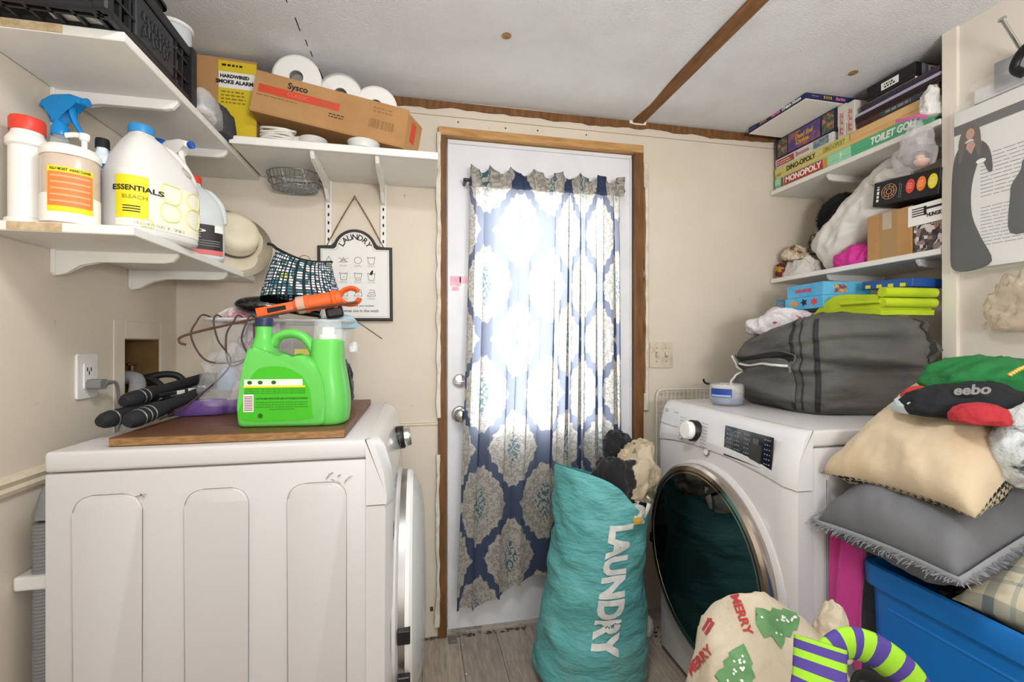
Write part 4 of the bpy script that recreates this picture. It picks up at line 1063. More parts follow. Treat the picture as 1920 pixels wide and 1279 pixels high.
# ------------------------------------------------------------------ clear tote full of odds and ends
M_TOTE = film('clear_tote_plastic', '#dfe4e8', .16, .12, False)
tt = thing('storage_tote', 'clear plastic tote full of odds and ends behind the green jug', 'storage box', (-.412, 1.60, BZ), (0, 0, math.radians(3)))
def tote_rings(w, d, w2, d2, z0, z1, r):
    return [[Vector((x, y, z)) for x, y in rrect(w + (w2 - w) * q, d + (d2 - d) * q, r, 5)] for z, q in ((z0, 0), ((z0 + z1) / 2, .5), (z1, 1))]
bm = loft(tote_rings(.34, .22, .385, .27, 0, .272, .03), cap=False); ob('tub', bm, M_TOTE, tt, smooth=60)
ob('tub_floor', prism(rrect(.34, .22, .03), .003), M_TOTE, tt)
ob('rim', tube([Vector((x, y, .272)) for x, y in rrect(.398, .282, .035, 6)], .006, 8, closed=True, flat=1.6), film('tote_rim_plastic', '#e6e9ea', .55, .15, False), tt, smooth=60)
G = 'things inside the clear tote'
lump('plastic_bag', 'white plastic bag bundle at the tote bottom left', 'plastic bag', (-.505, 1.555, BZ + .006), (.066, .05, .055), mat('white_film_bag', '#dcd6cc', .35), 11, amp=.4, freq=18, sub=4, group=G)
lump('plastic_bag', 'pale crinkled plastic bag filling the left of the tote', 'plastic bag', (-.495, 1.60, BZ + .085), (.075, .075, .115), mat('crinkled_mauve_film', '#b9acb2', .22, coat=.4), 12, amp=.4, freq=20, sub=5, group=G)
lump('cloth_bundle', 'light blue cloth at the left side of the tote', 'cloth', (-.572, 1.545, BZ + .06), (.026, .025, .05), mat('light_blue_cloth', '#8ba7c8', .8), 13, group=G)
lump('cloth_bundle', 'tan cloth bundle low in the tote beside the green jug', 'cloth', (-.400, 1.575, BZ + .006), (.065, .06, .075), mat('tan_cloth', '#a78263', .85), 14, group=G)
t = thing('small_carton', 'small yellow and blue carton seen through the green jug handle', 'box', (-.345, 1.545, BZ + .085), (0, 0, .1))
ob('carton', cbox(.075, .02, .10, .001, 1), M_YELLOW, t); patch(.065, .035, mat('carton_blue', '#2c5c86', .5), t, T(0, -.0101, .055) @ R(PI / 2, 'X'), 'printed_panel')
lump('dark_bundle', 'dark cloth behind the green jug handle inside the tote', 'cloth', (-.275, 1.60, BZ + .01), (.055, .06, .13), M_BLKCLOTH, 15, group=G)
t = thing('lotion_bottle', 'white bottle with pale blue label leaning in the right of the tote', 'bottle', (-.275, 1.555, BZ + .135), (0, .15, 0), )
B2 = Body(smoothrows([(0, .028, .02, 0), (.01, .031, .022, 0), (.1, .031, .022, 0), (.12, .022, .018, 0), (.13, .012, .012, 0), (.14, .012, .012, 0)]), 2.4)
ob('bottle', B2.mesh(28), M_WHITEP, t, smooth=60); ob('label', B2.band(FA(-160), FA(-20), .03, .08, .001), mat('label_sky', '#8fc4e6', .5), t, smooth=60); cap(t, .015, .02, M_WHITEP, (0, 0, .138))
lump('cloth_bundle', 'folded pale blue cloth on top of the tote right end', 'cloth', (-.255, 1.55, BZ + .25), (.060, .04, .030), mat('pale_blue_cloth', '#b9d4e6', .8), 16, group=G)
lump('cloth_bundle', 'pink and white wrapped bundle on the tote left end', 'cloth', (-.545, 1.55, BZ + .265), (.055, .045, .032), camo('pink_white_wrap', '#d8cfcb', '#c7bdb8', '#b07986', 7), 17, group=G)
# clear film over its left side
b = cloth_lump(.075, .05, .11, 21, .35, 14, 4); ob('plastic_wrap', b, film('crinkled_clear_wrap', '#f2f2f4', .16, .06), None, (-.515, 1.42, BZ + .03), smooth=180, label='crinkled clear plastic wrap hanging on the tote left side', cat='plastic wrap')
# black shiny paddle, orange grabber tube, patterned pouch on top of it
t = thing('hair_brush', 'glossy black oval paddle lying on top of the tote', 'hair brush', (-.455, 1.52, BZ + .292), (0, math.radians(2), math.radians(6)))
b = bmesh.new(); bmesh.ops.create_uvsphere(b, u_segments=28, v_segments=16, radius=1)
for v in b.verts: v.co = Vector((v.co.x * .085 - .005, v.co.y * .038 * (1 - .35 * v.co.x), v.co.z * .030 + .026))
ob('paddle', b, mat('glossy_black', '#0c0c0e', .12, coat=.5), t, smooth=180)
ob('handle', tube([(.05, 0, .018), (.10, 0, .012), (.15, 0, .008)], .011, 10, smooth=4), MATS['glossy_black'], t, smooth=60)
og = thing('grabber_tool', 'orange plastic grabber with a clawed end lying across the tote', 'tool', (-.330, 1.44, BZ + .318), (0, math.radians(-12), math.radians(4)))
M_ORG = mat('orange_plastic', '#e8632a', .35)
ob('barrel', xf(lathe([(.016, -.03), (.022, -.02), (.024, .0), (.027, .004), (.027, .010), (.024, .014), (.024, .075), (.028, .079), (.028, .086), (.024, .090), (.024, .105)], 24), R(PI / 2, 'Y') @ R(.3, 'Z')), M_ORG, og, smooth=35)
for s in (-1, 1):
    c = [(.10, s * .006, 0), (.115, s * .020, 0), (.135, s * .024, 0), (.150, s * .018, 0), (.155, s * .010, 0)]
    ob('claw', tube([(a, 0, b) for a, b, _ in c], .008, 8, smooth=4, flat=2), M_ORG, og, smooth=60)
ob('grip_frame', xf(prism([(-.13, -.018), (-.03, -.014), (-.02, 0), (-.03, .014), (-.13, .012)], .022, .003, 2), T(0, .011, 0) @ R(PI / 2, 'X')), M_ORG, og, smooth=40)
ob('grip_slot', xf(prism([(-.10, -.008), (-.05, -.006), (-.05, .006), (-.10, .006)], .024, .001, 1), T(0, .012, 0) @ R(PI / 2, 'X')), M_DARK, og)
ob('rubber_band', xf(lathe([(.0255, -.02), (.0265, -.014), (.026, .0), (.0255, .006)], 20, caps=False), R(PI / 2, 'Y')), film('clear_tape', '#e9dcc6', .5, .2), og, smooth=60)
ob('black_grip', xf(cbox(.05, .035, .035, .008, 3), T(.075, .02, -.055)), M_BLACK, og)
def mosaic():
    m = mat('mosaic_print', '#14161a', .75); t = NT(m)
    br = t.node('ShaderNodeTexBrick'); br.offset = .0; br.inputs['Scale'].default_value = 62
    br.inputs['Mortar Size'].default_value = .11; br.inputs['Mortar Smooth'].default_value = 0; br.inputs['Brick Width'].default_value = .62; br.inputs['Row Height'].default_value = .62
    br.inputs['Mortar'].default_value = (0, 0, 0, 1); br.inputs['Color1'].default_value = (1, 1, 1, 1); br.inputs['Color2'].default_value = (1, 1, 1, 1)
    v = t.coord('UV'); t.link(v, br.inputs['Vector'])
    n = t.noise(v, 22, 1)
    c = t.ramp(n, [(0, '#dcdbe0'), (.40, '#2f6f7a'), (.50, '#e4e2e8'), (.60, '#3d6b6a'), (.66, '#cdd35a')], 'CONSTANT')
    t.link(t.mix(br.outputs['Color'], '#14161a', c), t.b.inputs['Base Color']); return m
pt_ = thing('zip_pouch', 'zip pouch with a white teal and yellow mosaic print on black', 'pouch', (-.350, 1.505, BZ + .338), (math.radians(-10), 0, math.radians(3)))
def pouch(u, v):
    # u round the bag, v up
    a = 2 * PI * u; w = .118 - .038 * v; d = .045 * (1 - v) ** .6 + .006
    lean = -.02 * v; x = sgp(math.cos(a), .7) * w; e = .008 * (wrk((x, v * .2, math.sin(a) * .05), 9, 5) - .5)
    z = v * (.135 + .018 * sgp(-x / w, 1) * v + .018 * abs(x / w) ** 2 * v - .01)
    return (x + lean + .02 * v * v, sgp(math.sin(a), .7) * (d + e), z)
b = sheet(pouch, 56, 20, 0, lambda u, v: (abs(u - .5) * .5, v * .14))
bmesh.ops.remove_doubles(b, verts=b.verts[:], dist=1e-5)
ob('pouch_body', b, mosaic(), pt_, smooth=180)
ob('zip_edge', tube([pouch(k / 40, 1.0) for k in range(40)], .0045, 8, closed=True), M_DARK, pt_, smooth=60)
e0 = Vector(pouch(.5, 1)); ob('zip_tail', tube([e0, e0 + Vector((-.012, -.004, .010)), e0 + Vector((-.026, -.004, .013))], .005, 8, flat=.4), M_DARK, pt_)
ob('key_ring', tube([(.0 + .018 * math.cos(2 * PI * k / 20), 0, .125 + .018 * math.sin(2 * PI * k / 20)) for k in range(20)], .0012, 6, closed=True), mat('copper_wire', '#b56b45', .3, metal=1), pt_, smooth=60)
# rusty wire hanger with a tangle of brown cords across the tote front
M_RUST = mat('rusty_wire', '#6b4a3a', .6, metal=.5)
hg = thing('wire_hanger', 'rusty wire hanger with tangled brown cords hooked on the tote front', 'hanger', (0, 0, 0))
ob('long_wire', tube([(-.18, 1.425, 1.325), (-.35, 1.42, 1.297), (-.52, 1.41, 1.255), (-.628, 1.40, 1.223), (-.640, 1.40, 1.205), (-.625, 1.40, 1.198)], .0034, 8, smooth=6), M_RUST, hg, smooth=60)
for pts in ([(-.585, 1.475, 1.274), (-.595, 1.43, 1.282), (-.600, 1.405, 1.262), (-.612, 1.40, 1.22), (-.575, 1.40, 1.155), (-.50, 1.402, 1.15), (-.43, 1.405, 1.18)],
            [(-.56, 1.475, 1.274), (-.56, 1.43, 1.282), (-.558, 1.405, 1.262), (-.545, 1.40, 1.21), (-.515, 1.40, 1.14), (-.60, 1.36, 1.04), (-.655, 1.33, 1.005)],
            [(-.505, 1.475, 1.274), (-.505, 1.43, 1.282), (-.508, 1.405, 1.262), (-.525, 1.40, 1.22), (-.515, 1.40, 1.14), (-.46, 1.402, 1.16), (-.41, 1.405, 1.16)],
            [(-.47, 1.475, 1.274), (-.472, 1.43, 1.282), (-.474, 1.405, 1.262), (-.485, 1.40, 1.21), (-.455, 1.40, 1.16), (-.455, 1.402, 1.26)]):
    ob('cord', tube(pts, .0024, 6, smooth=7), mat('brown_cord', '#4d3733', .7), hg, smooth=60)
ob('thin_rod', tube([(-.20, 1.56, 1.275), (-.115, 1.50, 1.217)], .0022, 6), M_STEEL, None, label='thin metal rod poking out right of the tote towards the sign', cat='rod')
lump('plastic_tag', 'crinkled clear plastic tag hanging at the tote right edge', 'plastic tag', (-.205, 1.52, 1.175), (.012, .012, .03), film('clear_tag_film', '#f4f4f4', .5, .06), 31, amp=.4, freq=30, sub=3)
# purple strap
M_PURP = mat('purple_rubber', '#6a4a8f', .45)
t = thing('purple_strap', 'purple rubber strap coiled on the board in front of the tote', 'strap', (-.575, 1.46, BZ + .001))
ob('strap_loop', tube([(-.09, -.02, .02), (-.075, -.045, .02), (-.01, -.05, .022), (.03, -.035, .022), (.028, -.005, .022), (-.03, .005, .022), (-.08, .0, .02)], .020, 10, closed=True, smooth=5, flat=.18), M_PURP, t, smooth=60)
ob('strap_tail', tube([(.03, -.03, .022), (.055, -.045, .024), (.075, -.025, .024), (.06, -.008, .022), (.10, -.02, .022), (.15, -.01, .02)], .018, 10, smooth=5, flat=.16), M_PURP, t, smooth=60)
ob('strap_clip', xf(cbox(.05, .02, .018, .004, 2), T(-.03, -.018, .022)), film('clip_clear', '#e6e2ea', .6, .2, False), t)
# folded tripod: three black legs with ringed foam feet and bars
tp = thing('folded_tripod', 'folded black tripod with three ringed feet lying on the washer rear corner', 'tripod', (0, 0, 0))
M_FOAM = mat('black_foam', '#1c1d20', .75); M_RINGW = mat('silver_ring', '#c9cace', .25, metal=.8)
def leg(p0, p1, rings):
    p0, p1 = Vector(p0), Vector(p1); d = (p1 - p0); L = d.length; mx = Matrix.Translation(p0) @ d.to_track_quat('Z', 'Y').to_matrix().to_4x4()
    g = ob('leg', lathe([(0, -.004), (.012, -.003), (.018, .008), (.020, .02), (.020, .105), (.016, .11), (.015, L), (0, L)], 20), M_FOAM, tp, mx=mx, smooth=40)
    for z in rings: ob('foot_ring', lathe([(.0204, z), (.0212, z + .002), (.0204, z + .004)], 22, caps=False), M_RINGW, g, smooth=60)
    return g
leg((-.708, 1.285, 1.058), (-.660, 1.62, 1.095), (.045, .062)); leg((-.722, 1.225, 1.020), (-.655, 1.50, 1.045), (.028,)); leg((-.650, 1.195, 1.022), (-.612, 1.46, 1.062), (.028, .046, .062))
for a, b in (((-.672, 1.36, 1.062), (-.632, 1.58, 1.072)), ((-.668, 1.35, 1.045), (-.634, 1.56, 1.056))):
    ob('brace', tube([a, b], .006, 8), M_BLACK, tp)
    for q in (.35, .55, .75):
        p = Vector(a).lerp(Vector(b), q); ob('brace_stripe', box(-.005, .005, -.014, .014, -.0012, .0012), M_PAPER, tp, mx=Matrix.Translation(p + Vector((.006, -.003, .0))) @ R(-.18, 'Z') @ R(PI / 2, 'Y'))
ob('tripod_head', box(-.69, -.632, 1.60, 1.68, 1.055, 1.105, .010, 2), M_BLACK, tp)
# ================================================================== upper left shelf and back shelf
UZ = 1.8425; CZ = 1.8585
# black dairy crate, hanging a little over the near end of the shelf
cr = thing('dairy_crate', 'black plastic dairy crate on the high left shelf', 'crate', (-.737, 1.200, UZ), (0, 0, math.radians(1)))
cw, cd, chh = .134, .178, .150
M_CRATE = mat('crate_black', '#17181b', .42, bump=(120, .1, .001))
for z0, z1 in ((0, .018), (chh - .026, chh)):
    for s in (-1, 1):
        ob('rim_bar', box(s * cw - .008, s * cw + .008, -cd, cd, z0, z1, .003, 1), M_CRATE, cr)
        ob('rim_bar', box(-cw, cw, s * cd - .008, s * cd + .008, z0, z1, .003, 1), M_CRATE, cr)
for sx in (-1, 1):
    for sy in (-1, 1): ob('corner_post', box(sx * cw - .013, sx * cw + .013, sy * cd - .013, sy * cd + .013, 0, chh + .006, .004, 1), M_CRATE, cr)
for s in (-1, 1):
    for k in range(11):
        y = -cd + 2 * cd * (k + .5) / 11
        if abs(y) > .075: ob('side_slat', box(s * cw - .006, s * cw + .003, y - .004, y + .004, .01, chh - .02), M_CRATE, cr)
    for z in (.05, .10):
        ob('side_rail', box(s * cw - .005, s * cw + .004, -cd, cd, z, z + .006), M_CRATE, cr)
    ob('name_panel', box(s * cw - .004, s * cw + .006, -.080, .080, .022, chh - .030, .003, 1), mat('crate_panel', '#2a2b2f', .5), cr)
    for k in range(7):
        x = -cw + 2 * cw * (k + .5) / 7; ob('end_slat', box(x - .004, x + .004, s * cd - .005, s * cd + .005, .01, chh - .02), M_CRATE, cr)
    ob('end_rail', box(-cw, cw, s * cd - .005, s * cd + .005, .07, .076), M_CRATE, cr)
# floor grid seen from below
for k in range(9):
    q = -cd + 2 * cd * (k + .5) / 9; ob('floor_bar', box(-cw, cw, q - .003, q + .003, .001, .010), M_CRATE, cr)
for k in range(7):
    q = -cw + 2 * cw * (k + .5) / 7; ob('floor_bar', box(q - .003, q + .003, -cd, cd, .001, .010), M_CRATE, cr)
# raised script on the panel, too worn to read
rn = random.Random(4)
for row, z in enumerate((.086, .058)):
    pts = [];
    for k in range(26):
        q = k / 25; pts.append((cw + .0065, .060 - .12 * q, z - .006 * q + .011 * math.sin(k * 1.9 + row) * (1 if k % 5 else 1.8)))
    ob('raised_script', tube(pts, .0020, 6, smooth=3), M_CRATE, cr, smooth=60)
t = thing('yellow_label_bottle', 'white bottle with a yellow label standing inside the black crate', 'bottle', (-.668, 1.085, UZ + .0115))
ob('bottle', lathe([(.030, 0), (.033, .004), (.033, .11), (.028, .125), (.013, .14), (.013, .15), (0, .15)], 26), M_WHITEP, t, smooth=40)
ob('label', lathe([(.0336, .02), (.0336, .105)], 26, caps=False), M_YELLOW, t, smooth=60)
t = thing('black_tray', 'black plastic tray stacked on top of the dairy crate', 'tray', (-.745, 1.24, UZ + chh + .0065))
ob('tray_wall', loft([[Vector((x, y, z)) for x, y in rrect(w, d, .02, 4)] for z, w, d in ((0, .17, .20), (.06, .19, .22), (.08, .195, .225), (.082, .205, .235), (.074, .205, .235))], cap=False), M_CRATE, t, smooth=35)
ob('tray_floor', prism(rrect(.17, .20, .02, 4), .004), M_CRATE, t)
t = thing('plastic_pitcher', 'white plastic container standing behind the dairy crate', 'container', (-.672, 1.440, UZ))
ob('container_body', lathe([(.030, 0), (.036, .004), (.042, .235), (.043, .24), (.040, .24)], 28), mat('white_frosted_plastic', '#dfe4e6', .4, transl=.2), t, smooth=40)
ob('rim', lathe([(.043, .236), (.047, .238), (.047, .246), (.043, .248)], 28, caps=False), M_WHITEP, t, smooth=40)
# smoke alarm carton
M_CARD = mat('cardboard', '#b98d5c', .8, var=('#a87c4c', 5, .4, .7)); M_CARD2 = mat('cardboard_inside', '#8f6a42', .85)
t = thing('alarm_carton', 'brown carton with yellow and white smoke alarm print in the shelf corner', 'box', (-.655, 1.775, CZ - .0155), (0, 0, math.radians(3)))
ob('carton', cbox(.215, .150, .325, .002, 1), M_CARD, t)
F = T(.048, -.0752, 0) @ R(PI / 2, 'X')
pn = patch(.115, .30, mat('carton_yellow', '#dcbf25', .6), t, F @ T(0, .165, 0), 'printed_panel')
patch(.113, .055, M_PAPER, pn, T(0, .085, .0005), 'white_band')
lines(pn, T(-.012, .135, .0006), .07, 1, .012, M_INK, seed=6, hgt=.6); text('HARDWIRED', .015, M_INK, pn, T(-.008, .097, .0011), bold=.0008); text('SMOKE ALARM', .017, M_INK, pn, T(-.008, .078, .0011), bold=.0008)
lines(pn, T(-.01, .045, .0006), .08, 4, .012, mat('print_olive', '#7d6d18', .7), seed=2)
# long open carton tilted on the back shelf, paper rolls in it
bx = thing('long_carton', 'long open cardboard box with an orange stripe tilted on the back shelf', 'box', (-.298, 1.742, 1.9215), (0, math.radians(9.6), math.radians(0)))
L, Wd, Hh = .495, .235, .137
for nm, b in (('base_panel', (-L / 2, L / 2, -Wd / 2, Wd / 2, 0, .004)), ('front_panel', (-L / 2, L / 2, -Wd / 2, -Wd / 2 + .004, .004, Hh)), ('rear_panel', (-L / 2, L / 2, Wd / 2 - .004, Wd / 2, .004, Hh)), ('end_panel', (-L / 2, -L / 2 + .004, -Wd / 2 + .004, Wd / 2 - .004, .004, Hh)), ('end_panel', (L / 2 - .004, L / 2, -Wd / 2 + .004, Wd / 2 - .004, .004, Hh - .03))):
    ob(nm, box(*b, .001, 1), M_CARD, bx)
fl_ = ob('end_flap', box(0, .10, 0, .004, 0, Hh - .01, .001, 1), M_CARD, bx, mx=T(L / 2, -Wd / 2, .0) @ R(math.radians(62), 'Z'))
patch(.03, .07, mat('stripe_orange', '#cf4a2c', .6), fl_, T(.045, -.0002, .075) @ R(PI / 2, 'X'), 'stripe')
F = T(0, -Wd / 2 - .0002, 0) @ R(PI / 2, 'X')
st = patch(.255, .026, MATS['stripe_orange'], bx, F @ T(-.105, .082, 0), 'stripe')
text('Sysco', .028, M_INK, bx, F @ T(-.115, .110, 0), bold=.0006)
text('CLASSIC', .018, mat('print_orange_pale', '#e0795a', .6), st, T(-.005, 0, .0006)); lines(st, T(.085, .006, .0006), .06, 2, .010, M_CARD2, seed=7)
lines(bx, F @ T(-.17, .060, 0), .13, 1, .010, M_CARD2, seed=3); lines(bx, F @ T(.02, .055, 0), .055, 2, .009, M_INK, seed=5); lines(bx, F @ T(.165, .115, 0), .07, 2, .012, M_CARD2, seed=9)
bars(bx, F @ T(.165, .060, 0), .085, .030, M_CARD2, 16)
M_PTOWEL = mat('white_paper_roll', '#ece9e4', .8, bump=(60, .25, .002))
def paper_roll(loc, r, label, group, wrapped=False):
    t = thing('paper_roll', label, 'paper roll', loc, (math.radians(-90), 0, 0), group)
    ob('roll', lathe([(.021, 0), (r - .008, 0), (r, .006), (r, .19), (r - .006, .196), (.021, .196)], 40, caps=False), M_PTOWEL, t, smooth=35)
    ob('core', lathe([(.0215, -.0005), (.0225, -.0005), (.0225, .19), (.0215, .19)], 24, caps=False), mat('roll_core_grey', '#9a958f', .7), t, smooth=60)
    ob('core_end', lathe([(0, .02), (.0212, .02), (.0212, .022), (0, .022)], 20), mat('crumpled_core_paper', '#8d8a86', .5, bump=(90, .8, .004)), t)
    if wrapped: ob('plastic_wrap', lathe([(.03, -.004), (r + .003, .0), (r + .004, .2), (.03, .204)], 32, caps=False), film('roll_wrap_film', '#ffffff', .18, .08), t, smooth=60)
    return t
g = 'paper rolls in the tilted carton'
paper_roll((-.402, 1.640, 2.096), .078, 'biggest white paper roll, highest of three in the tilted carton', g)
paper_roll((-.262, 1.642, 2.054), .070, 'middle paper roll wrapped in clear film in the tilted carton', g, True)
paper_roll((-.146, 1.640, 2.026), .072, 'lowest paper roll nearest the door in the tilted carton', g)
# small white dish, cords and bags on the shelf
t = thing('plastic_dish', 'small round white dish on the back shelf under the tilted carton', 'dish', (-.185, 1.632, CZ))
ob('bowl', lathe([(.040, 0), (.046, .004), (.052, .026), (.054, .028), (.050, .028), (.044, .008), (0, .007)], 32), mat('milky_dish_plastic', '#dcdcd9', .35), t, smooth=40)
t = thing('cord_coil', 'white cable coil lying at the left end of the back shelf', 'cable', (-.455, 1.630, CZ + .004))
M_CORDW = mat('white_cable', '#d8d5cb', .5)
rn = random.Random(9)
for k in range(5):
    pts = [(.052 * math.cos(2 * PI * j / 12) * rn.uniform(.8, 1.1), .028 * math.sin(2 * PI * j / 12) * rn.uniform(.8, 1.1), .006 + k * .008 + rn.uniform(0, .006)) for j in range(12)]
    ob('loop', tube(pts, .0042, 7, closed=True, smooth=3), M_CORDW, t, smooth=60)
t = thing('tape_roll', 'clear tape roll and white film folded beside the cable coil', 'tape', (-.345, 1.625, CZ))
ob('roll', lathe([(.030, .0), (.045, .0), (.045, .022), (.030, .022)], 28), film('tape_film', '#e9e6e2', .6, .2, False), t, smooth=40)
ob('folded_film', xf(cloth_lump(.05, .02, .022, 6, .3, 20, 3), T(-.05, .0, 0)), film('white_folded_film', '#eceae6', .7, .2), t, smooth=180)
lump('soft_case', 'dark grey soft case slumped in front of the smoke alarm carton', 'bag', (-.635, 1.575, UZ + .001), (.062, .060, .085), mat('charcoal_fabric', '#3b3b3d', .7), 41, (0, 0, .3), .22, 8)
b = cloth_lump(.035, .07, .05, 43, .3, 12, 4); t = ob('plastic_bag', b, film('clear_bag_film', '#f0f0f0', .35, .1), None, (-.600, 1.470, UZ + .001), (0, 0, .1), smooth=180, label='clear plastic bag holding white cord on the high left shelf', cat='plastic bag')
lump('cord_bundle', 'white cord bundle inside the clear bag on the high left shelf', 'cable', (-.603, 1.472, UZ + .006), (.022, .045, .030), M_CORDW, 44, (0, 0, .1), .4, 20, 4)
# wire basket hung under the back shelf
wb_ = thing('wire_basket', 'oval wire basket hanging under the back shelf left end', 'basket', (-.445, 1.80, 1.770))
M_WIRE = mat('grey_wire', '#8e9499', .35, metal=.8)
for z, k in ((0, .82), (.022, .95), (.05, 1.0)):
    ob('hoop', tube([(.095 * k * math.cos(2 * PI * j / 28), .075 * k * math.sin(2 * PI * j / 28), z) for j in range(28)], .0022, 6, closed=True), M_WIRE, wb_, smooth=60)
for j in range(13):
    x = -.076 + .152 * j / 12; yy = .0615 * math.sqrt(max(0, 1 - (x / .078) ** 2))
    ob('floor_wire', tube([(x * 1.2, -yy * 1.2, .05), (x, -yy, 0), (x, yy, 0), (x * 1.2, yy * 1.2, .05)], .0014, 5), M_WIRE, wb_)
for j in range(9):
    y = -.056 + .112 * j / 8; xx = .078 * math.sqrt(max(0, 1 - (y / .0615) ** 2)); ob('floor_wire', tube([(-xx, y, .001), (xx, y, .001)], .0014, 5), M_WIRE, wb_)
for x in (-.03, .04): ob('string_tie', tube([(x, -.07, .05), (x + .01, -.03, .002), (x - .01, .03, .002), (x, .07, .05)], .0018, 5), M_CORDW, wb_)
for s in (-1, 1): ob('hanger_wire', tube([(s * .09, 0, .05), (s * .085, 0, .064)], .002, 6), M_WIRE, wb_)
# ================================================================== alcove shelves on the right
FX, Y0, Y1 = 1.650, 1.162, 1.886
def alcove_shelf(z, label):
    t = thing('alcove_shelf', label, 'shelf', (0, 0, z), group='alcove shelves')
    ob('board', box(FX, XR - .003, Y0, Y1, 0, .020, .002, 1), M_SHELF, t)
    for y in (1.60, 1.25): bracket(t, T(XR - .003, y, 0) @ R(-PI / 2, 'Z'), .28, 0)
    return t
alcove_shelf(1.910, 'upper white alcove shelf loaded with board games'); alcove_shelf(1.490, 'lower white alcove shelf with pillow and cardboard box')
for i, y in enumerate((1.60, 1.25)):
    standard('shelf_standard', ('slotted white shelf standard at the back of the right alcove, nearer the door wall', 'slotted white shelf standard at the back of the right alcove, nearer the hanging bags')[i], -PI / 2, (XR, y, 0), 1.3, 2.1, 'slotted shelf standards')
def face(x, y, z): return frame((x, y, z), (0, -1, 0), (0, 0, 1))     # print on a side facing the washer
def end(x, y, z): return frame((x, y, z), (1, 0, 0), (0, 0, 1))       # print on a side facing the viewer
def game(name, label, y0, y1, z0, z1, col, x0=1.662, depth=.26, rot=None, lid=None, group='boxed games on the alcove shelf', cat='board game'):
    """box lying on a shelf; y0 far end, y1 near end; origin at its front bottom middle"""
    t = thing(name, label, cat, (x0, (y0 + y1) / 2, z0), rot or (0, 0, 0), group)
    w = y0 - y1; h = z1 - z0
    m = mat('card_' + col.lstrip('#'), col, .45)
    ob('box_base', box(0, depth, -w / 2, w / 2, 0, h * .35, .001, 1), m, t)
    ob('box_lid', box(-.0015, depth + .0015, -w / 2 - .0015, w / 2 + .0015, h * .35, h, .0015, 1), m, t)
    return t, w, h
def fp(y, z, off=.0018): return frame((-off, y, z), (0, -1, 0), (0, 0, 1))
def ep(t_w, x, z): return frame((x, -t_w / 2 - .0018, z), (1, 0, 0), (0, 0, 1))
Z0 = 1.9305
G = 'boxed games on the alcove shelf'
# mint green property game
t, w, h = game('board_game', 'mint green board game with a red name band, lowest on the upper alcove shelf', 1.868, 1.482, Z0, Z0 + .050, '#9ad8b2')
b_ = patch(.205, .040, mat('game_red', '#b5352f', .5), t, fp(.035, .025), 'name_band'); text('MONOPOLY', .036, M_PAPER, b_, T(0, 0, .0006), bold=.0012, fit=.19)
patch(.018, .040, mat('game_orange', '#d98a3c', .5), t, fp(-.080, .025), 'colour_bar'); patch(.014, .040, mat('game_brown', '#7a5a4a', .5), t, fp(.150, .025), 'colour_bar')
lines(t, fp(.175, .014), .02, 2, .006, M_INK, seed=3); text('?', .03, M_PAPER, t, fp(-.150, .025), bold=.0015)
# toilet golf
t, w, h = game('board_game', 'green boxed golf game in front of the tan box on the upper alcove shelf', 1.480, 1.190, Z0, Z0 + .050, '#57b083')
text('TOILET GOLF', .036, M_PAPER, t, fp(-.015, .026), bold=.0014, shear=.15, fit=.165)
# dino game
t, w, h = game('board_game', 'yellow dinosaur property game second from the bottom of the game stack', 1.868, 1.485, Z0 + .051, Z0 + .098, '#cfc476')
text('DINO-OPOLY', .030, M_INK, t, fp(.045, .025), bold=.0006, fit=.155); text('DINO-OPOLY', .03, mat('print_olive2', '#8f8a3c', .7), t, fp(-.12, .026), fit=.10, shear=.2)
lines(t, fp(.165, .018), .03, 2, .007, M_INK, seed=8)
# tan wooden game case
t, w, h = game('game_case', 'plain tan game case lying on the green golf box', 1.487, 1.200, Z0 + .051, Z0 + .098, '#dcb379')
# card game with white front
t, w, h = game('board_game', 'white and red boxed game under the dark mansion game', 1.864, 1.560, Z0 + .099, Z0 + .140, '#d9d4d2')
patch(.10, .028, mat('game_red2', '#a8453f', .5), t, fp(.095, .02), 'name_band'); text('Bonanza', .026, mat('game_red3', '#b03b4a', .5), t, fp(.0, .022), fit=.07); patch(.075, .032, mat('game_blue_art', '#4d6a9a', .6, var=('#8fa38a', 60, .4, .6)), t, fp(-.095, .021), 'art_panel')
lines(t, fp(.10, .024, .0024), .08, 2, .010, M_PAPER, seed=5)
# dark mansion game
t, w, h = game('board_game', 'dark blue mansion game with yellow lettering, tallest box of the game stack', 1.864, 1.545, Z0 + .141, 2.163, '#2a2740')
patch(.17, .080, mat('game_purple', '#5a4a86', .5, var=('#c8743c', 14, .5, .72)), t, fp(.0, .045), 'art_panel')
M_GAMEY = mat('game_gold', '#d9a62e', .5)
text("Dead End", .030, M_GAMEY, t, fp(.0, .055, .0026), bold=.0008, shear=.2, fit=.095); text('Drive', .026, M_GAMEY, t, fp(.008, .030, .0026), bold=.0008, shear=.2, fit=.07)
for y in (.118, -.122): patch(.055, .078, mat('game_scene', '#4a5d55', .6, var=('#c9825a', 45, .48, .62)), t, fp(y, .045), 'art_panel')
text('slam', .012, M_GAMEY, t, fp(.03, .079, .0026))
# two upright puzzle boxes
for i, (y0, y1, z1, lab) in enumerate(((1.538, 1.503, 2.158, 'upright white puzzle box beside the mansion game'), (1.500, 1.466, 2.152, 'upright white puzzle box with a red strip, nearer the dark boxes'))):
    t, w, h = game('puzzle_box', lab, y0, y1, Z0 + .0995, z1, '#d6d0c6', depth=.16, group='upright puzzle boxes', cat='puzzle box')
    patch(.016, .09, mat('puzzle_red', '#b0585a', .6, var=('#d8c9bd', 70, .4, .6)), t, fp(0, .05), 'printed_strip')
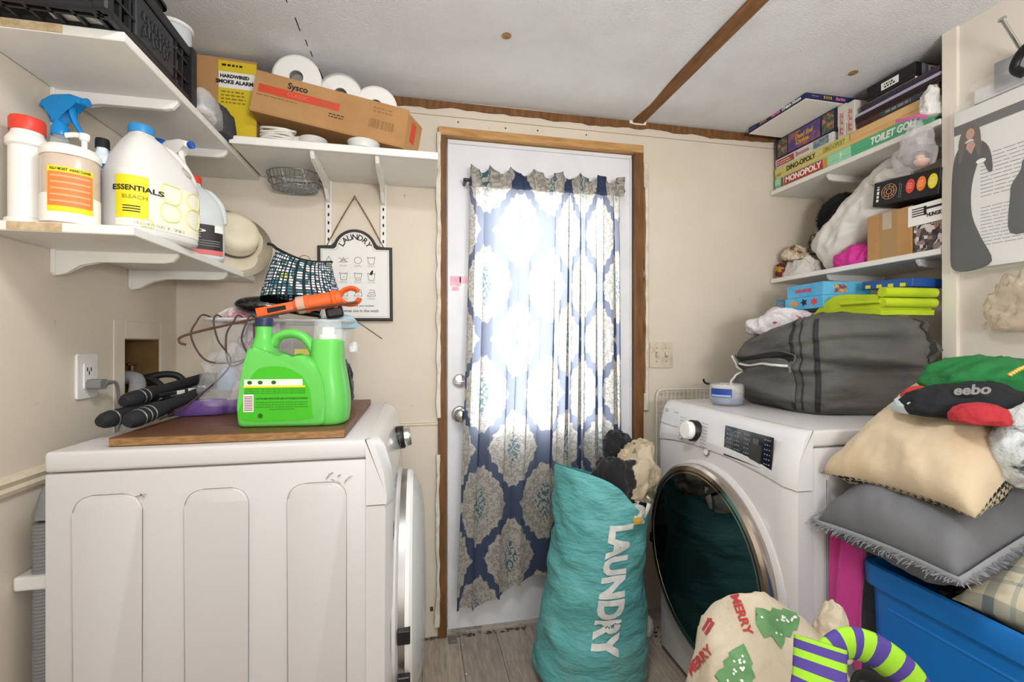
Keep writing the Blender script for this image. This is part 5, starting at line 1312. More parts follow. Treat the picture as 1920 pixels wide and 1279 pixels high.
# leaning stack of flat boxes
t, w, h = game('flat_game', 'dark brown flat game with grey lettering on the tan case', 1.455, 1.175, Z0 + .099, Z0 + .122, '#4a2f25'); patch(.16, .018, mat('game_slate', '#3a4a50', .5), t, fp(-.03, .0115), 'name_band'); lines(t, fp(-.02, .0115, .0026), .10, 1, .014, M_GREYINK, seed=20, hgt=.6)
t, w, h = game('flat_game', 'maroon and black flat game above the dark brown one', 1.462, 1.168, Z0 + .123, Z0 + .146, '#2b1a1f')
t, w, h = game('flat_game', 'pale lilac flat game edge, thinnest of the leaning stack', 1.462, 1.168, Z0 + .147, Z0 + .157, '#b8b5cc')
t, w, h = game('flat_game', 'dark plum flat game directly under the black box', 1.440, 1.170, Z0 + .158, Z0 + .178, '#3a3040')
t, w, h = game('card_game', 'black party card game with white labels topmost by the partition', 1.415, 1.245, Z0 + .179, Z0 + .236, '#1b191b', depth=.30)
patch(.062, .026, M_PAPER, t, fp(.0, .030), 'label'); lines(t, fp(.0, .034, .0024), .04, 2, .009, M_INK, seed=15, hgt=.6)
patch(.20, .046, mat('card_grey', '#6f7076', .5), t, ep(w, .125, .03), 'grey_end'); e_ = patch(.085, .036, M_PAPER, t, ep(w, .095, .031) @ T(0, 0, .0006), 'label'); text('DRINKING', .014, M_INK, e_, T(0, .006, .0006), bold=.0005); text('GAME', .014, M_INK, e_, T(0, -.008, .0006), bold=.0005)
ob('paper_edge', box(.0, .29, -.086, .084, -.004 + .004, .006, .001, 1), M_PAPER, t)
# navy doll house game sticking out over the stack
t = thing('board_game', 'navy doll house game with white underside jutting out at the ceiling', 'board game', (1.488, 1.675, 2.1645), (0, 0, math.radians(1)), G)
ob('box_base', box(.001, .25, -.154, .154, 0, .012, .001, 1), M_PAPER, t); M_NAVYB = mat('game_navy', '#222a55', .45)
ob('box_lid', box(0, .251, -.156, .156, .002, .0285, .001, 1), M_NAVYB, t)
text('Dream House', .019, M_PAPER, t, fp(-.085, .015, .0006), bold=.0006, shear=.2, fit=.095); text('Barbie', .018, mat('game_pink', '#e77aa5', .5), t, fp(-.005, .015, .0006), bold=.0005, shear=.2); lines(t, fp(.065, .015, .0006), .04, 1, .016, M_GAMEY, seed=16, hgt=.7); lines(t, fp(.125, .015, .0006), .035, 1, .010, M_GREYINK, seed=17, hgt=.5)
E1 = frame((0, -.1565, .015), (1, 0, 0), (0, 0, 1))
text('Barbie', .018, MATS['game_pink'], t, E1 @ T(.165, 0, 0), bold=.0004, shear=.2); lines(t, E1 @ T(.105, 0, 0), .04, 1, .016, M_GAMEY, seed=18, hgt=.7); lines(t, E1 @ T(.045, 0, 0), .035, 1, .010, M_GREYINK, seed=19, hgt=.5)
# ------------------------------------------------------------------ lower alcove shelf
Z2 = 1.5105
t = thing('cardboard_box', 'plain taped cardboard box on the lower alcove shelf', 'box', (1.664, 1.338, Z2))
ob('carton', box(0, .22, -.080, .080, 0, .168, .002, 1), M_CARD, t); ob('tape', box(-.0008, .15, -.030, .030, .0, .1688), mat('brown_tape', '#a88557', .35), t)
ob('clear_tape', box(-.0014, .0, -.012, .020, .105, .165), film('clear_tape_film', '#f2ece2', .35, .1), t)
t = thing('photo_box', 'dark box covered in small photo print under the eating-tool box', 'box', (1.664, 1.207, Z2)); m = mat('photo_collage', '#3a3433', .5); q = NT(m)
vo = q.node('ShaderNodeTexVoronoi'); vo.distance = 'CHEBYCHEV'; vo.inputs['Scale'].default_value = 85; q.link(q.coord(), vo.inputs['Vector'])
q.link(q.ramp(vo.outputs['Color'], [(.0, '#2b2526'), (.35, '#8a7a74'), (.5, '#4f4040'), (.65, '#cfc6c2'), (.85, '#9a6a55')], 'CONSTANT'), q.b.inputs['Base Color'])
ob('carton', box(0, .20, -.046, .046, 0, .092, .001, 1), m, t)
t = thing('fork_box', 'white box printed with a fork standing on the photo-covered box', 'box', (1.662, 1.214, Z2 + .093)); ob('carton', box(0, .20, -.056, .056, 0, .070, .001, 1), M_PAPER, t)
F = fp(0, 0, .0006)
for k in range(4): patch(.040, .0035, M_INK, t, F @ T(-.022, .032 + k * .008, 0), 'fork_tine')
patch(.008, .030, M_INK, t, F @ T(.0, .044, 0), 'fork_neck'); patch(.05, .007, M_INK, t, F @ T(.028, .050, 0), 'fork_handle'); text('HUNGRY', .018, M_INK, t, F @ T(.030, .026, 0), bold=.0005, fit=.05)
t = thing('party_game', 'black game box with red orange and yellow dots tilted above the cardboard box', 'board game', (1.648, 1.275, Z2 + .186), (math.radians(5.5), 0, 0), 'boxed games on the alcove shelf')
ob('carton', box(0, .24, -.110, .110, 0, .085, .0015, 1), mat('card_black', '#1c1b1d', .45), t)
F = fp(0, 0, .0006)
for x, c in ((.020, '#dd4a3c'), (.055, '#ea7a2c'), (.090, '#e3cf2a')):
    d_ = ob('dot', prism([(.0145 * math.cos(2 * PI * k / 24), .024 * math.sin(2 * PI * k / 24)) for k in range(24)], .0006), mat('dot_' + c[1:], c, .5), t, mx=F @ T(x, .046, 0)); lines(d_, T(0, .008, .0007), .016, 3, .007, M_PAPER, seed=int(x * 100))
M_ROSE = mat('rose_gold_print', '#b98a6d', .5)
for r in (.026, .018, .009): ob('ring_emblem', tube([(r * math.cos(2 * PI * k / 28), r * math.sin(2 * PI * k / 28), .0006) for k in range(28)], .0012, 5, closed=True), M_ROSE, t, mx=F @ T(-.052, .044, 0))
for k in range(8): ob('emblem_spoke', tube([(.009 * math.cos(PI * k / 4), .009 * math.sin(PI * k / 4), .0006), (.026 * math.cos(PI * k / 4), .026 * math.sin(PI * k / 4), .0006)], .001, 5), M_ROSE, t, mx=F @ T(-.052, .044, 0))
lines(t, F @ T(-.092, .042, 0) @ R(PI / 2, 'Z'), .055, 1, .012, M_PAPER, seed=14, hgt=.7); lines(t, F @ T(-.012, .042, 0) @ R(PI / 2, 'Z') @ T(0, .004, 0), .055, 2, .006, M_GREYINK, seed=4)
# white pillow leaning up behind the boxes
M_PILW = mat('white_pillowcase', '#dcd8d1', .85)
ob('pillow', cushion(.46, .19, .17, 34, .03, 5, .028, 11), M_PILW, None, (1.792, 1.530, 1.70), (math.radians(0), 0, 0), smooth=180, label='white pillow leaning up behind the cardboard box in the alcove', cat='pillow').matrix_basis = frame((1.768, 1.530, 1.706), (0, -.80, .60), (0, .60, .80))
lump('pink_garment', 'bright pink garment between pillow and cardboard box on the alcove shelf', 'clothing', (1.700, 1.500, Z2), (.034, .072, .050), mat('hot_pink_cloth', '#cf3494', .75), 51, (0, 0, .1), .36, 16)
lump('cloth_bundle', 'white tied cloth bundle at the door end of the lower alcove shelf', 'cloth', (1.715, 1.770, Z2), (.055, .075, .062), mat('white_bundle_cloth', '#cfcac2', .85), 52, (0, 0, .1), .32, 13)
lump('cloth_bundle', 'patterned cream and brown cloth on top of the white tied bundle', 'cloth', (1.72, 1.815, Z2 + .075), (.045, .050, .045), camo('cream_brown_print', '#cdbfa8', '#b09a7c', '#6b4a38', 22), 53, (0, 0, .3), .34, 16)
lump('small_toy', 'small dark red and yellow toy beside the white tied bundle', 'toy', (1.675, 1.845, Z2), (.022, .024, .045), camo('toy_colours', '#5a2430', '#b5862e', '#4a5a66', 22), 54, (0, 0, .3), .25, 20, 4)
t = thing('plastic_basin', 'pale plastic basin at the back of the lower alcove shelf', 'basin', (1.885, 1.772, Z2))
ob('basin', loft([[Vector((x, y, z)) for x, y in rrect(w, d, .02, 4)] for z, w, d in ((0, .12, .18), (.135, .138, .205), (.145, .145, .215), (.145, .138, .205), (.01, .116, .17))], cap=False), mat('pale_grey_plastic', '#cfc8bc', .4), t, smooth=35)
# black and white furry plush behind the pillow
def fur(name, label, loc, size, m, n, seed, ln, cat='plush toy', rot=(0, 0, 0)):
    t = thing(name, label, cat, loc, rot)
    ob('plush_body', cloth_lump(size[0], size[1], size[2], seed, .15, 8, 4), m, t, smooth=180)
    rn = random.Random(seed); bm = bmesh.new()
    for k in range(n):
        a, b = rn.uniform(0, 2 * PI), rn.uniform(-.3, 1); c = math.sqrt(1 - b * b); p = Vector((c * math.cos(a), c * math.sin(a), b)); q = Vector((p.x * size[0], p.y * size[1], (p.z + .35) * size[2])) * .97
        d = (p + Vector((rn.uniform(-.5, .5), rn.uniform(-.5, .5), rn.uniform(-.5, .5)))).normalized() * ln * rn.uniform(.6, 1.2); s = d.cross(Vector((rn.random(), rn.random(), rn.random()))).normalized() * .0016
        v = [bm.verts.new(x) for x in (q - s, q + s, q + d)]; bm.faces.new(v)
    ob('fur', bm, m, t, kind='stuff'); return t
fur('plush_toy', 'dark furry plush toy behind the white pillow under the upper alcove shelf', (1.80, 1.655, 1.755), (.05, .085, .060), mat('black_fur', '#26262a', .9), 2600, 61, .022, rot=(math.radians(-34), 0, 0))
fur('plush_toy', 'mottled grey plush toy low behind the white pillow', (1.80, 1.77, 1.615), (.035, .03, .07), camo('mottled_fur', '#3a3633', '#8d857a', '#c9c1b3', 60), 900, 62, .016)
# white cloth bunch and clear bag with a toy, hanging over the shelf front by the partition
lump('cloth_bundle', 'white cloth rolled on top of the pillow under the upper alcove shelf', 'cloth', (1.725, 1.375, 1.800), (.05, .060, .040), mat('white_towel', '#d5cfc6', .9), 55, (0, 0, .2), .3, 14)
lump('plastic_bag', 'bunched white plastic bag at the partition end of the upper alcove shelf', 'plastic bag', (1.655, 1.190, Z0 + .020), (.030, .024, .060), mat('white_carrier_bag', '#dedbd6', .4), 56, (0, 0, 0), .45, 22)
b = cloth_lump(.040, .055, .105, 57, .3, 12, 5); ob('plastic_bag', b, film('zip_bag_film', '#eee6ea', .28, .08), None, (1.615, 1.215, 1.785), smooth=180, label='clear zip bag hanging over the front of the upper alcove shelf', cat='plastic bag')
t = thing('doll_head', 'small toy with peach face and brown hair inside the hanging clear bag', 'toy', (1.622, 1.196, 1.806))
ob('face', lathe([(0, -.022), (.014, -.018), (.020, -.005), (.020, .008), (.012, .02), (0, .022)], 20), mat('peach_vinyl', '#dda37f', .5), t, smooth=60)
ob('hair', xf(cloth_lump(.024, .026, .024, 58, .25, 40, 3), T(.004, .006, -.002)), mat('brown_hair', '#4a2c22', .7), t, smooth=180)
ob('zip_strip', tube([(1.605, 1.265, 1.965), (1.600, 1.235, 1.955), (1.598, 1.19, 1.945), (1.60, 1.165, 1.93)], .006, 8, smooth=4, flat=.3), mat('pink_zip', '#d66aa8', .4), None, smooth=60, label='pink zip strip along the top of the hanging clear bag', cat='zip strip')
# ================================================================== on and around the dryer
DZ = .9785
t = thing('candle_jar', 'glass candle jar with blue wax and label on the dryer front corner', 'candle', (1.100, 1.468, DZ))
ob('jar', lathe([(.044, 0), (.050, .004), (.057, .022), (.058, .035), (.058, .072), (.056, .076), (.053, .076), (.053, .030), (.048, .012), (0, .010)], 36), film('candle_glass', '#e8e6dc', .28, .05, False), t, smooth=50)
ob('wax', lathe([(.040, .005), (.049, .008), (.0525, .024), (.0525, .044), (0, .044)], 36), mat('blue_wax', '#5f77a8', .4, var=('#8f98ae', 18, .4, .7)), t, smooth=50)
ob('label', Body([(.03, .0586, .0586, 0), (.062, .0586, .0586, 0)], 2).band(FA(175), FA(250), .032, .062, .0006), M_NAVYL, t, smooth=60)
ob('label_band', Body([(.03, .0586, .0586, 0), (.062, .0586, .0586, 0)], 2).band(FA(178), FA(247), .034, .040, .0012), mat('label_pale_blue', '#9db7d8', .5), t, smooth=60)
# white wire rack standing behind the dryer
t = thing('wire_rack', 'white wire grid rack standing against the wall behind the dryer', 'rack', (0, 1.866, 0))
M_WHW = mat('white_coated_wire', '#dcd7cc', .4)
ob('rack_frame', tube([(x + 1.20, 0, y + .62) for x, y in rrect(.31, .75, .03, 5)], .004, 8, closed=True), M_WHW, t, smooth=60)
for k in range(15): ob('upright_wire', tube([(1.055 + .0207 * k, 0, .255), (1.055 + .0207 * k, 0, .993)], .0013, 4), M_WHW, t)
for k in range(36): ob('cross_wire', tube([(1.047, .002, .27 + .0203 * k), (1.353, .002, .27 + .0203 * k)], .0013, 4), M_WHW, t)
# ------------------------------------------------------------------ big grey duffel bag
M_DUF = mat('charcoal_canvas', '#5d5c58', .85, var=('#525150', 6, .4, .7), bump=(14, .35, .02, (1, 1, 2.4)))
M_STRAP = mat('dark_webbing', '#2b2a29', .8)
du = thing('duffel_bag', 'large bulging grey canvas bag on top of the dryer', 'duffel bag', (1.420, 1.362, DZ + .001), (0, 0, math.radians(-8)))
def duf(a, q):
    """a round the bag, q 0..1 up"""
    n = 4.2; ra, rb = .238, .245
    prof = (.90 + .10 * math.sin(PI * min(1, q * 1.1))) if q < .9 else .93
    if q > .88: prof *= math.sqrt(max(0, 1 - ((q - .88) / .12) ** 2 * .55))
    if q < .06: prof *= .94 + q
    x = sgp(math.cos(a), 2 / n) * ra * prof; y = sgp(math.sin(a), 2 / n) * rb * prof
    h = .315 - .085 * max(0, min(1, (-x - .02) / .22)) * max(0, min(1, (y + .12) / .25))
    z = q * h
    w = .028 * (wrk((x * .7, y * .7, z * 3.2), 4.2, 12) - .5) + .013 * math.sin(z * 60 + 3 * math.sin(a * 2 + 1) + 2 * x * 9) * math.sin(PI * q)
    w -= .020 * math.exp(-((q - .50 - .05 * math.sin(2 * a + 1)) / .035) ** 2)
    d = Vector((x, y, 0)).normalized()
    return Vector((x, y, z)) + d * w * (1 if q < .9 else .3)
NA = 120
rings = [[duf(2 * PI * k / NA, j / 44) for k in range(NA)] for j in range(45)]
top = rings[-1]; c = Vector((0, 0, 0))
for s in (.8, .55, .3, .1): rings.append([Vector((p.x * s, p.y * s, p.z + .018 * (1 - s) + .012 * (wrk((p.x * s, p.y * s, 0), 9, 3) - .5) * (1 - s) * 2)) for p in top])
ob('canvas_body', loft(rings), M_DUF, du, smooth=180)
def strap_on(angles, w, name='webbing_strap', m=M_STRAP, off=.004):
    pts = [];
    for j in range(1, 44): p = duf(angles(j / 44), j / 44); pts.append(p + Vector((p.x, p.y, 0)).normalized() * off)
    return ob(name, tube(pts, w, 8, flat=.25, up=None), m, du, smooth=60)
def ribbon(a, hw, name, m, off=.003):
    return ob(name, sheet(lambda u, v: (lambda p: p + Vector((p.x, p.y, 0)).normalized() * off)(duf(a + (u - .5) * hw + .03 * math.sin(v * 5), .02 + .93 * v)), 4, 44, .002), m, du, smooth=180)
ribbon(FA(-132), .10, 'corner_piping', M_STRAP, .005); ribbon(FA(-62), .12, 'webbing_strap', M_STRAP); ribbon(FA(-160), .06, 'webbing_strap', M_STRAP); ribbon(FA(-60) - .0, .0001, 'seam', M_STRAP) if False else None
ribbon(FA(-150), .025, 'seam', M_STRAP)
# open end flap with white piping
def dof(a, q, off): p = duf(a, q); return p + Vector((p.x, p.y, 0)).normalized() * off
fl_ = ob('end_flap', sheet(lambda u, v: dof(FA(158) + FA(46) * u, .10 + (.66 - .18 * u) * v, .010 + .016 * math.sin(PI * u) * math.sin(PI * v)), 18, 16, .003), M_DUF, du, smooth=180)
ob('white_piping', tube([dof(FA(162), .14 + .60 * k / 10, .022) for k in range(11)] , .0042, 8, smooth=3), mat('piping_white', '#dad7d0', .6), fl_, smooth=60)
ob('white_piping', tube([dof(FA(172) + FA(30) * k / 10, .60 - .12 * (k / 10) - .04 * math.sin(PI * k / 10), .026) for k in range(11)], .0042, 8, smooth=3), MATS['piping_white'], fl_, smooth=60)
ob('flap_lining', sheet(lambda u, v: dof(FA(170) + FA(32) * u, .64 - .13 * u + .07 * v, .017), 12, 5, .002), M_DARK, fl_, smooth=180)
ob('zip_pull', tube([dof(FA(203), .52, .026), dof(FA(204), .47, .028), dof(FA(204), .42, .026)], .003, 6), M_STEEL, fl_)
ob('end_strap', tube([(-.25, .26, .06), (-.285, .285, .055), (-.30, .29, .062), (-.305, .288, .075)], .004, 6, smooth=5), M_DARK, du, smooth=60)
# clothes, games and a folded lime cloth on the bag
lump('crumpled_garment', 'white and pink clothes spilling from the open end of the grey bag', 'clothing', (1.385, 1.525, 1.236), (.115, .085, .062), camo('white_pink_knit', '#d9d5d6', '#cfc4c8', '#8d5a66', 9), 71, (0, 0, -.3), .32, 9)
def slab(name, w, d, h, m, par, mx): return ob(name, box(-w / 2, w / 2, -d / 2, d / 2, 0, h, h * .35, 3), m, par, mx=mx, smooth=50)
t = thing('blue_game', 'light blue toy box with red lettering on the grey bag', 'toy box', (1.475, 1.510, 1.335), (0, 0, math.radians(-4)))
M_SKY = mat('toy_box_blue', '#4aa6d6', .45, var=('#6fbde0', 12, .4, .7)); M_TOYRED = mat('toy_box_red', '#d24a55', .5)
ob('box_lid', box(0, .20, -.092, .092, .048, .098, .0015, 1), M_SKY, t); ob('box_base', box(-.006, .20, -.097, .097, 0, .047, .0015, 1), M_SKY, t)
text('HOPLANDERS', .018, M_TOYRED, t, fp(.005, .072, .0006), bold=.0006, fit=.08)
ob('splash_print', prism([(.026 * math.cos(2 * PI * k / 10) * (1 if k % 2 else .55), .014 * math.sin(2 * PI * k / 10) * (1 if k % 2 else .55)) for k in range(10)], .0006), mat('toy_box_orange', '#e39a3c', .5), t, mx=fp(.045, .024, .0066)); ob('splash_print', prism([(.018 * math.cos(2 * PI * k / 10) * (1 if k % 2 else .5), .016 * math.sin(2 * PI * k / 10) * (1 if k % 2 else .5)) for k in range(10)], .0006), M_INK, t, mx=fp(-.005, .026, .0066))
ob('splash_print', prism([(.020 * math.cos(2 * PI * k / 12) * (1 if k % 2 else .6), .015 * math.sin(2 * PI * k / 12) * (1 if k % 2 else .6)) for k in range(12)], .0006), M_TOYRED, t, mx=fp(-.055, .026, .0066))
patch(.05, .03, mat('toy_end_art', '#7a4a6a', .5, var=('#d8b060', 50, .45, .6)), t, frame((.07, -.0926, .072), (1, 0, 0), (0, 0, 1)), 'end_print')
t = thing('blue_game', 'small teal toy box peeking out left of the light blue one', 'toy box', (1.50, 1.655, 1.335), (0, 0, 0)); ob('carton', box(0, .16, -.026, .026, 0, .052, .0015, 1), mat('toy_teal', '#2f7f9a', .45), t); patch(.03, .03, mat('toy_art', '#8a6a9a', .5, var=('#5fa0a8', 60, .4, .6)), t, fp(0, .026, .0006), 'printed_panel')
lm = thing('folded_cloth', 'lime green cloth folded in layers on the grey bag', 'folded cloth', (1.555, 1.345, 1.316), (math.radians(3), 0, math.radians(-3)))
M_LIME = mat('lime_cloth', '#b9cf1f', .7, var=('#a6bd1c', 8, .4, .7))
def fold_layer(z, w, d, sag, seed, h=.014):
    def fn(u, v):
        x = (u - .5) * w; y = (v - .5) * d
        return Vector((x, y, z + .012 * math.sin(3 * v + seed) * .5 - sag * max(0, v - .45) ** 2 * 1.6 + .003 * nz((x, y, seed), 18)))
    b = sheet(fn, 16, 30, h); return b
for k in range(4): ob('fold_layer', fold_layer(.002 + k * .0165, .20 - .005 * k, .33 - .012 * k, .22, 0, .0158), M_LIME, lm, smooth=50)
for z in (.010, .043): ob('rounded_fold', tube([(x_, -.163, z + .0155) for x_ in (-.098, -.03, .04, .098)], .0158, 12), M_LIME, lm, smooth=60)
ob('hem_edge', tube([(-.10, -.16, .028), (-.105, -.10, .027), (-.104, -.02, .024)], .006, 8, smooth=4), M_LIME, lm, smooth=60)
t = thing('flat_box', 'dark blue box with yellow chequered edge on the lime cloth', 'box', (1.580, 1.268, 1.392), (math.radians(3), 0, math.radians(0))); ob('carton', box(0, .16, -.075, .10, 0, .028, .0015, 1), mat('deep_blue_card', '#1f4f9a', .45), t)
for k in range(4): patch(.018, .012, mat('chequer_yellow', '#d3cf2f', .5), t, fp(.075 - k * .040, .008, .0006) , 'yellow_check')

# ================================================================== pile on the blue tote
M_BLUET = mat('blue_tote_plastic', '#0f6fc0', .35)
tt = thing('blue_tote', 'large blue plastic tote beside the dryer under the cushions', 'storage tote', (1.285, .650, 0))
W2, D2 = .47, .52
def tr(z, k, r=.04): return [Vector((x, y, z)) for x, y in rrect(W2 * k, D2 * k, r, 5)]
ob('tub', loft([tr(0, .86), tr(.02, .88), tr(.34, .94), tr(.345, .955), tr(.36, .955), tr(.365, .945), tr(.60, .975), tr(.64, .98), tr(.645, .965), tr(.04, .86)], cap=False), M_BLUET, tt, smooth=35)
ob('tub_floor', prism([(p.x, p.y) for p in tr(0, .86)], .01), M_BLUET, tt)
ob('rim', loft([tr(.63, .98), tr(.632, 1.02), tr(.672, 1.03), tr(.68, 1.02), tr(.682, .98), tr(.64, .96)], cap=False), M_BLUET, tt, smooth=35)
ob('rib', tube([(-W2 * .478, -.18, .59), (-W2 * .478, .20, .59)], .006, 8), M_BLUET, tt)
M_TARTAN = mat('plaid_cotton', '#cfc6a8', .85); q = NT(M_TARTAN); sx_ = q.node('ShaderNodeSeparateXYZ'); q.link(q.coord(), sx_.inputs[0])
def stripe(o, per, lo): return q.math('LESS_THAN', q.math('FRACT', q.math('DIVIDE', o, per)), lo)
s1, s2 = stripe(sx_.outputs[0], .075, .22), stripe(sx_.outputs[1], .075, .22); s3, s4 = stripe(q.math('ADD', sx_.outputs[0], .03), .075, .10), stripe(q.math('ADD', sx_.outputs[1], .03), .075, .10)
cc = q.mix(q.math('MULTIPLY', q.math('ADD', s1, s2), .42), '#d3cbb0', '#4d6273'); cc = q.mix(q.math('MULTIPLY', q.math('ADD', s3, s4), .4), cc, '#6f7f86'); q.link(cc, q.b.inputs['Base Color'])
M_TAN = mat('tan_suede', '#c8b597', .9, var=('#b9a07c', 9, .45, .75), sheen=.2, bump=(18, .3, .012))
M_HOUND = mat('houndstooth', '#1d1b1a', .85); q = NT(M_HOUND); ck = q.node('ShaderNodeTexChecker'); ck.inputs['Scale'].default_value = 95; ck.inputs[1].default_value = lin('#17151a'); ck.inputs[2].default_value = lin('#b9ab92'); mp = q.node('ShaderNodeMapping'); mp.inputs['Rotation'].default_value = (0, 0, .78); q.link(q.coord(), mp.inputs[0]); q.link(mp.outputs[0], ck.inputs['Vector']); q.link(ck.outputs[0], q.b.inputs['Base Color'])
def pillow_obj(name, label, dims, mats, mx, pinch, seed, wr, freq, two=False):
    b = cushion(dims[0], dims[1], dims[2], 34, pinch, seed, wr, freq)
    b.normal_update()
    if two:
        for f in b.faces:
            if f.calc_center_median().z < 0: f.material_index = 1
    return ob(name, b, mats, None, smooth=180, label=label, cat='cushion', mx=mx, group='cushions on the blue tote')
# filling of the tote: clothes under the cushions
lump('crumpled_garment', 'dark brown patterned clothes filling the blue tote', 'clothing', (1.27, .66, .52), (.185, .205, .125), camo('brown_pattern_cloth', '#5d4c40', '#8a7459', '#3a2f2b', 10), 81, (0, 0, 0), .2, 7)
lump('crumpled_garment', 'cream fleece cloth at the near end of the blue tote', 'clothing', (1.215, .475, .60), (.09, .07, .09), mat('cream_fleece', '#b8a68c', .95), 82, (0, 0, 0), .25, 12)
pillow_obj('cushion', 'blue and cream plaid cushion at the right end of the pile', (.46, .42, .17), M_TARTAN, frame((1.290, .535, .765), (.93, .1, .34), (-.1, 1, 0)), .08, 4, .012, 7)
gp = thing('cushion', 'grey cushion with frayed edges under the tan cushion', 'cushion', (0, 0, 0), group='cushions on the blue tote')
mxg = frame((1.195, .818, .828), (.93, .02, .30), (-.06, 1, -.04)); gp.matrix_basis = mxg
M_GREYC = mat('grey_cotton', '#6f7073', .88, var=('#66676a', 7, .4, .7))
GW, GL = .45, .305
ob('cushion_body', cushion(GW, GL, .24, 34, .05, 9, .022, 8), M_GREYC, gp, smooth=180)
rn = random.Random(12); bm = bmesh.new()
def edge_pt(s):
    s = s % 4; k = int(s); q = s - k; c = [(-1, -1), (1, -1), (1, 1), (-1, 1), (-1, -1)]
    x = c[k][0] + (c[k + 1][0] - c[k][0]) * q; y = c[k][1] + (c[k + 1][1] - c[k][1]) * q
    return Vector((x * GW / 2 * (1 - .05 * (1 - y * y)), y * GL / 2 * (1 - .05 * (1 - x * x)), 0)), Vector((x if abs(x) > .98 else 0, y if abs(y) > .98 else 0, 0)).normalized()
N = 900
for k in range(N):
    p, d = edge_pt(4 * k / N + rn.random() * .01); d = (d + Vector((rn.uniform(-.5, .5), rn.uniform(-.5, .5), rn.uniform(-.5, .3)))).normalized(); l = rn.uniform(.012, .030); sdv = d.cross(Vector((0, 0, 1))).normalized() * .0018
    bm.faces.new([bm.verts.new(x) for x in (p - sdv - d * .004, p + sdv - d * .004, p + d * l + sdv * .4, p + d * l - sdv * .4)])
ob('frayed_fringe', bm, mat('grey_thread', '#8a8c90', .9), gp, kind='stuff')
ob('raw_hem', tube([edge_pt(4 * k / 80)[0] + edge_pt(4 * k / 80)[1] * .006 for k in range(80)], .009, 8, closed=True, flat=.5), MATS['grey_thread'], gp, smooth=60)
pillow_obj('cushion', 'tan suede cushion with houndstooth underside on top of the pile', (.43, .325, .18), [M_TAN, M_HOUND], frame((1.180, .812, .988), (.83, .02, .50), (-.05, 1, -.05)), .10, 3, .024, 8, True)
# hanging bright pink cloth
ob('pink_cloth', sheet(lambda u, v: (1.015 + .045 * u + .012 * math.sin(9 * u + 2 * v) - .008 * v, .962 - .055 * u + .008 * math.sin(14 * u + v * 3), .735 - .30 * v - .03 * u * v), 24, 30, .003), mat('magenta_fleece', '#b8327e', .8, sheen=.3), None, smooth=180, label='magenta cloth hanging between the dryer and the blue tote', cat='cloth')
# holiday knits on the top cushion
lump('knit_garment', 'green knitted cloth with gold beads topmost on the pile', 'knitwear', (1.285, .800, 1.095), (.115, .105, .052), mat('green_knit', '#23713a', .95, bump=(140, .5, .004)), 91, (0, 0, -.3), .25, 9)
t = thing('bead_chain', 'gold bead chain on the green knitted cloth', 'bead chain', (0, 0, 0))
bm = bmesh.new()
for k in range(34):
    q = k / 33; p = Vector((1.165 + .13 * q, .695 - .02 * math.sin(5 * q) + .03 * q, 1.138 + .016 * math.sin(7 * q) + .005 * q)); s = bmesh.new(); bmesh.ops.create_icosphere(s, subdivisions=1, radius=.0052); xf(s, Matrix.Translation(p)); bm = join(bm, s)
ob('beads', bm, mat('gold_beads', '#d8b45a', .3, metal=.6), t, smooth=180, kind='stuff')
lump('knit_garment', 'black knitted cloth with a red edge under the green one', 'knitwear', (1.165, .765, 1.045), (.110, .085, .050), mat('black_fleece', '#1c1c20', .95, bump=(160, .4, .003)), 92, (0, 0, -.2), .22, 8)
lump('knit_garment', 'small red cloth fold at the left end of the black knit', 'knitwear', (1.135, .845, 1.072), (.035, .030, .022), mat('red_fleece', '#c23a30', .95), 93, (0, 0, .4), .25, 14)
lump('knit_garment', 'red ribbed knit bobble on the black knit', 'knitwear', (1.075, .685, 1.045), (.036, .042, .026), mat('red_rib_knit', '#b8323a', .95, bump=(120, .7, .005, (1, 6, 1))), 94, (0, 0, .5), .2, 22)
M_SHERPA = mat('grey_white_sherpa', '#cfd4d4', .95); q = NT(M_SHERPA); nn = q.noise(q.coord('Object', (1, 1, 2.2)), 13, 4, .65); q.link(q.ramp(nn, [(.42, '#ccd2d2'), (.52, '#c3c9ca'), (.60, '#4a4d50')]), q.b.inputs['Base Color']); q.bump(q.noise(q.coord(), 160, 2), .6, .004)
lump('throw_blanket', 'pale grey sherpa throw hanging at the right edge of the pile', 'blanket', (1.165, .640, .930), (.085, .070, .115), M_SHERPA, 95, (0, 0, 0), .22, 8)
lump('throw_blanket', 'pale blue-grey sherpa fold in front of the black knit', 'blanket', (1.085, .790, 1.045), (.034, .060, .028), mat('pale_sherpa', '#bcc7c9', .95, bump=(160, .5, .004)), 96, (0, 0, .1), .22, 14)
text('eebo', .030, M_GREYINK, bpy.data.objects['knit_garment.001'], (R(.2, 'Z') @ frame((-.075, -.055, .062), (.1, -1, .15), (.5, 0, 1))), name='lettering', bold=.001)

# ================================================================== holiday sack and striped sock in the foreground
sk = thing('holiday_sack', 'cream fabric sack with green trees and red lettering before the dryer', 'sack', (.685, .775, 0))
M_SACK = mat('cream_canvas_sack', '#c9bca6', .9, var=('#bdae96', 9, .4, .7), bump=(13, .5, .02))
def sack_pt(a, q):
    r = (.180 - .030 * q) * (1 if q < .75 else math.sqrt(max(.0, 1 - ((q - .75) / .25) ** 2 * .985)))
    if q < .05: r *= .9 + 2 * q
    z = q * (.665 + .03 * math.cos(a - 2.2))
    p = Vector((r * 1.02 * math.cos(a), r * .9 * math.sin(a), z))
    w = .036 * (wrk((p.x, p.y, p.z * .55), 6, 21) - .5) + .010 * nz((p.x, p.y, p.z), 9, 3)
    d = Vector((p.x, p.y, .25 if q > .75 else 0)); d.normalize()
    return p + d * w + Vector((.01 * math.sin(z * 5), 0, 0))
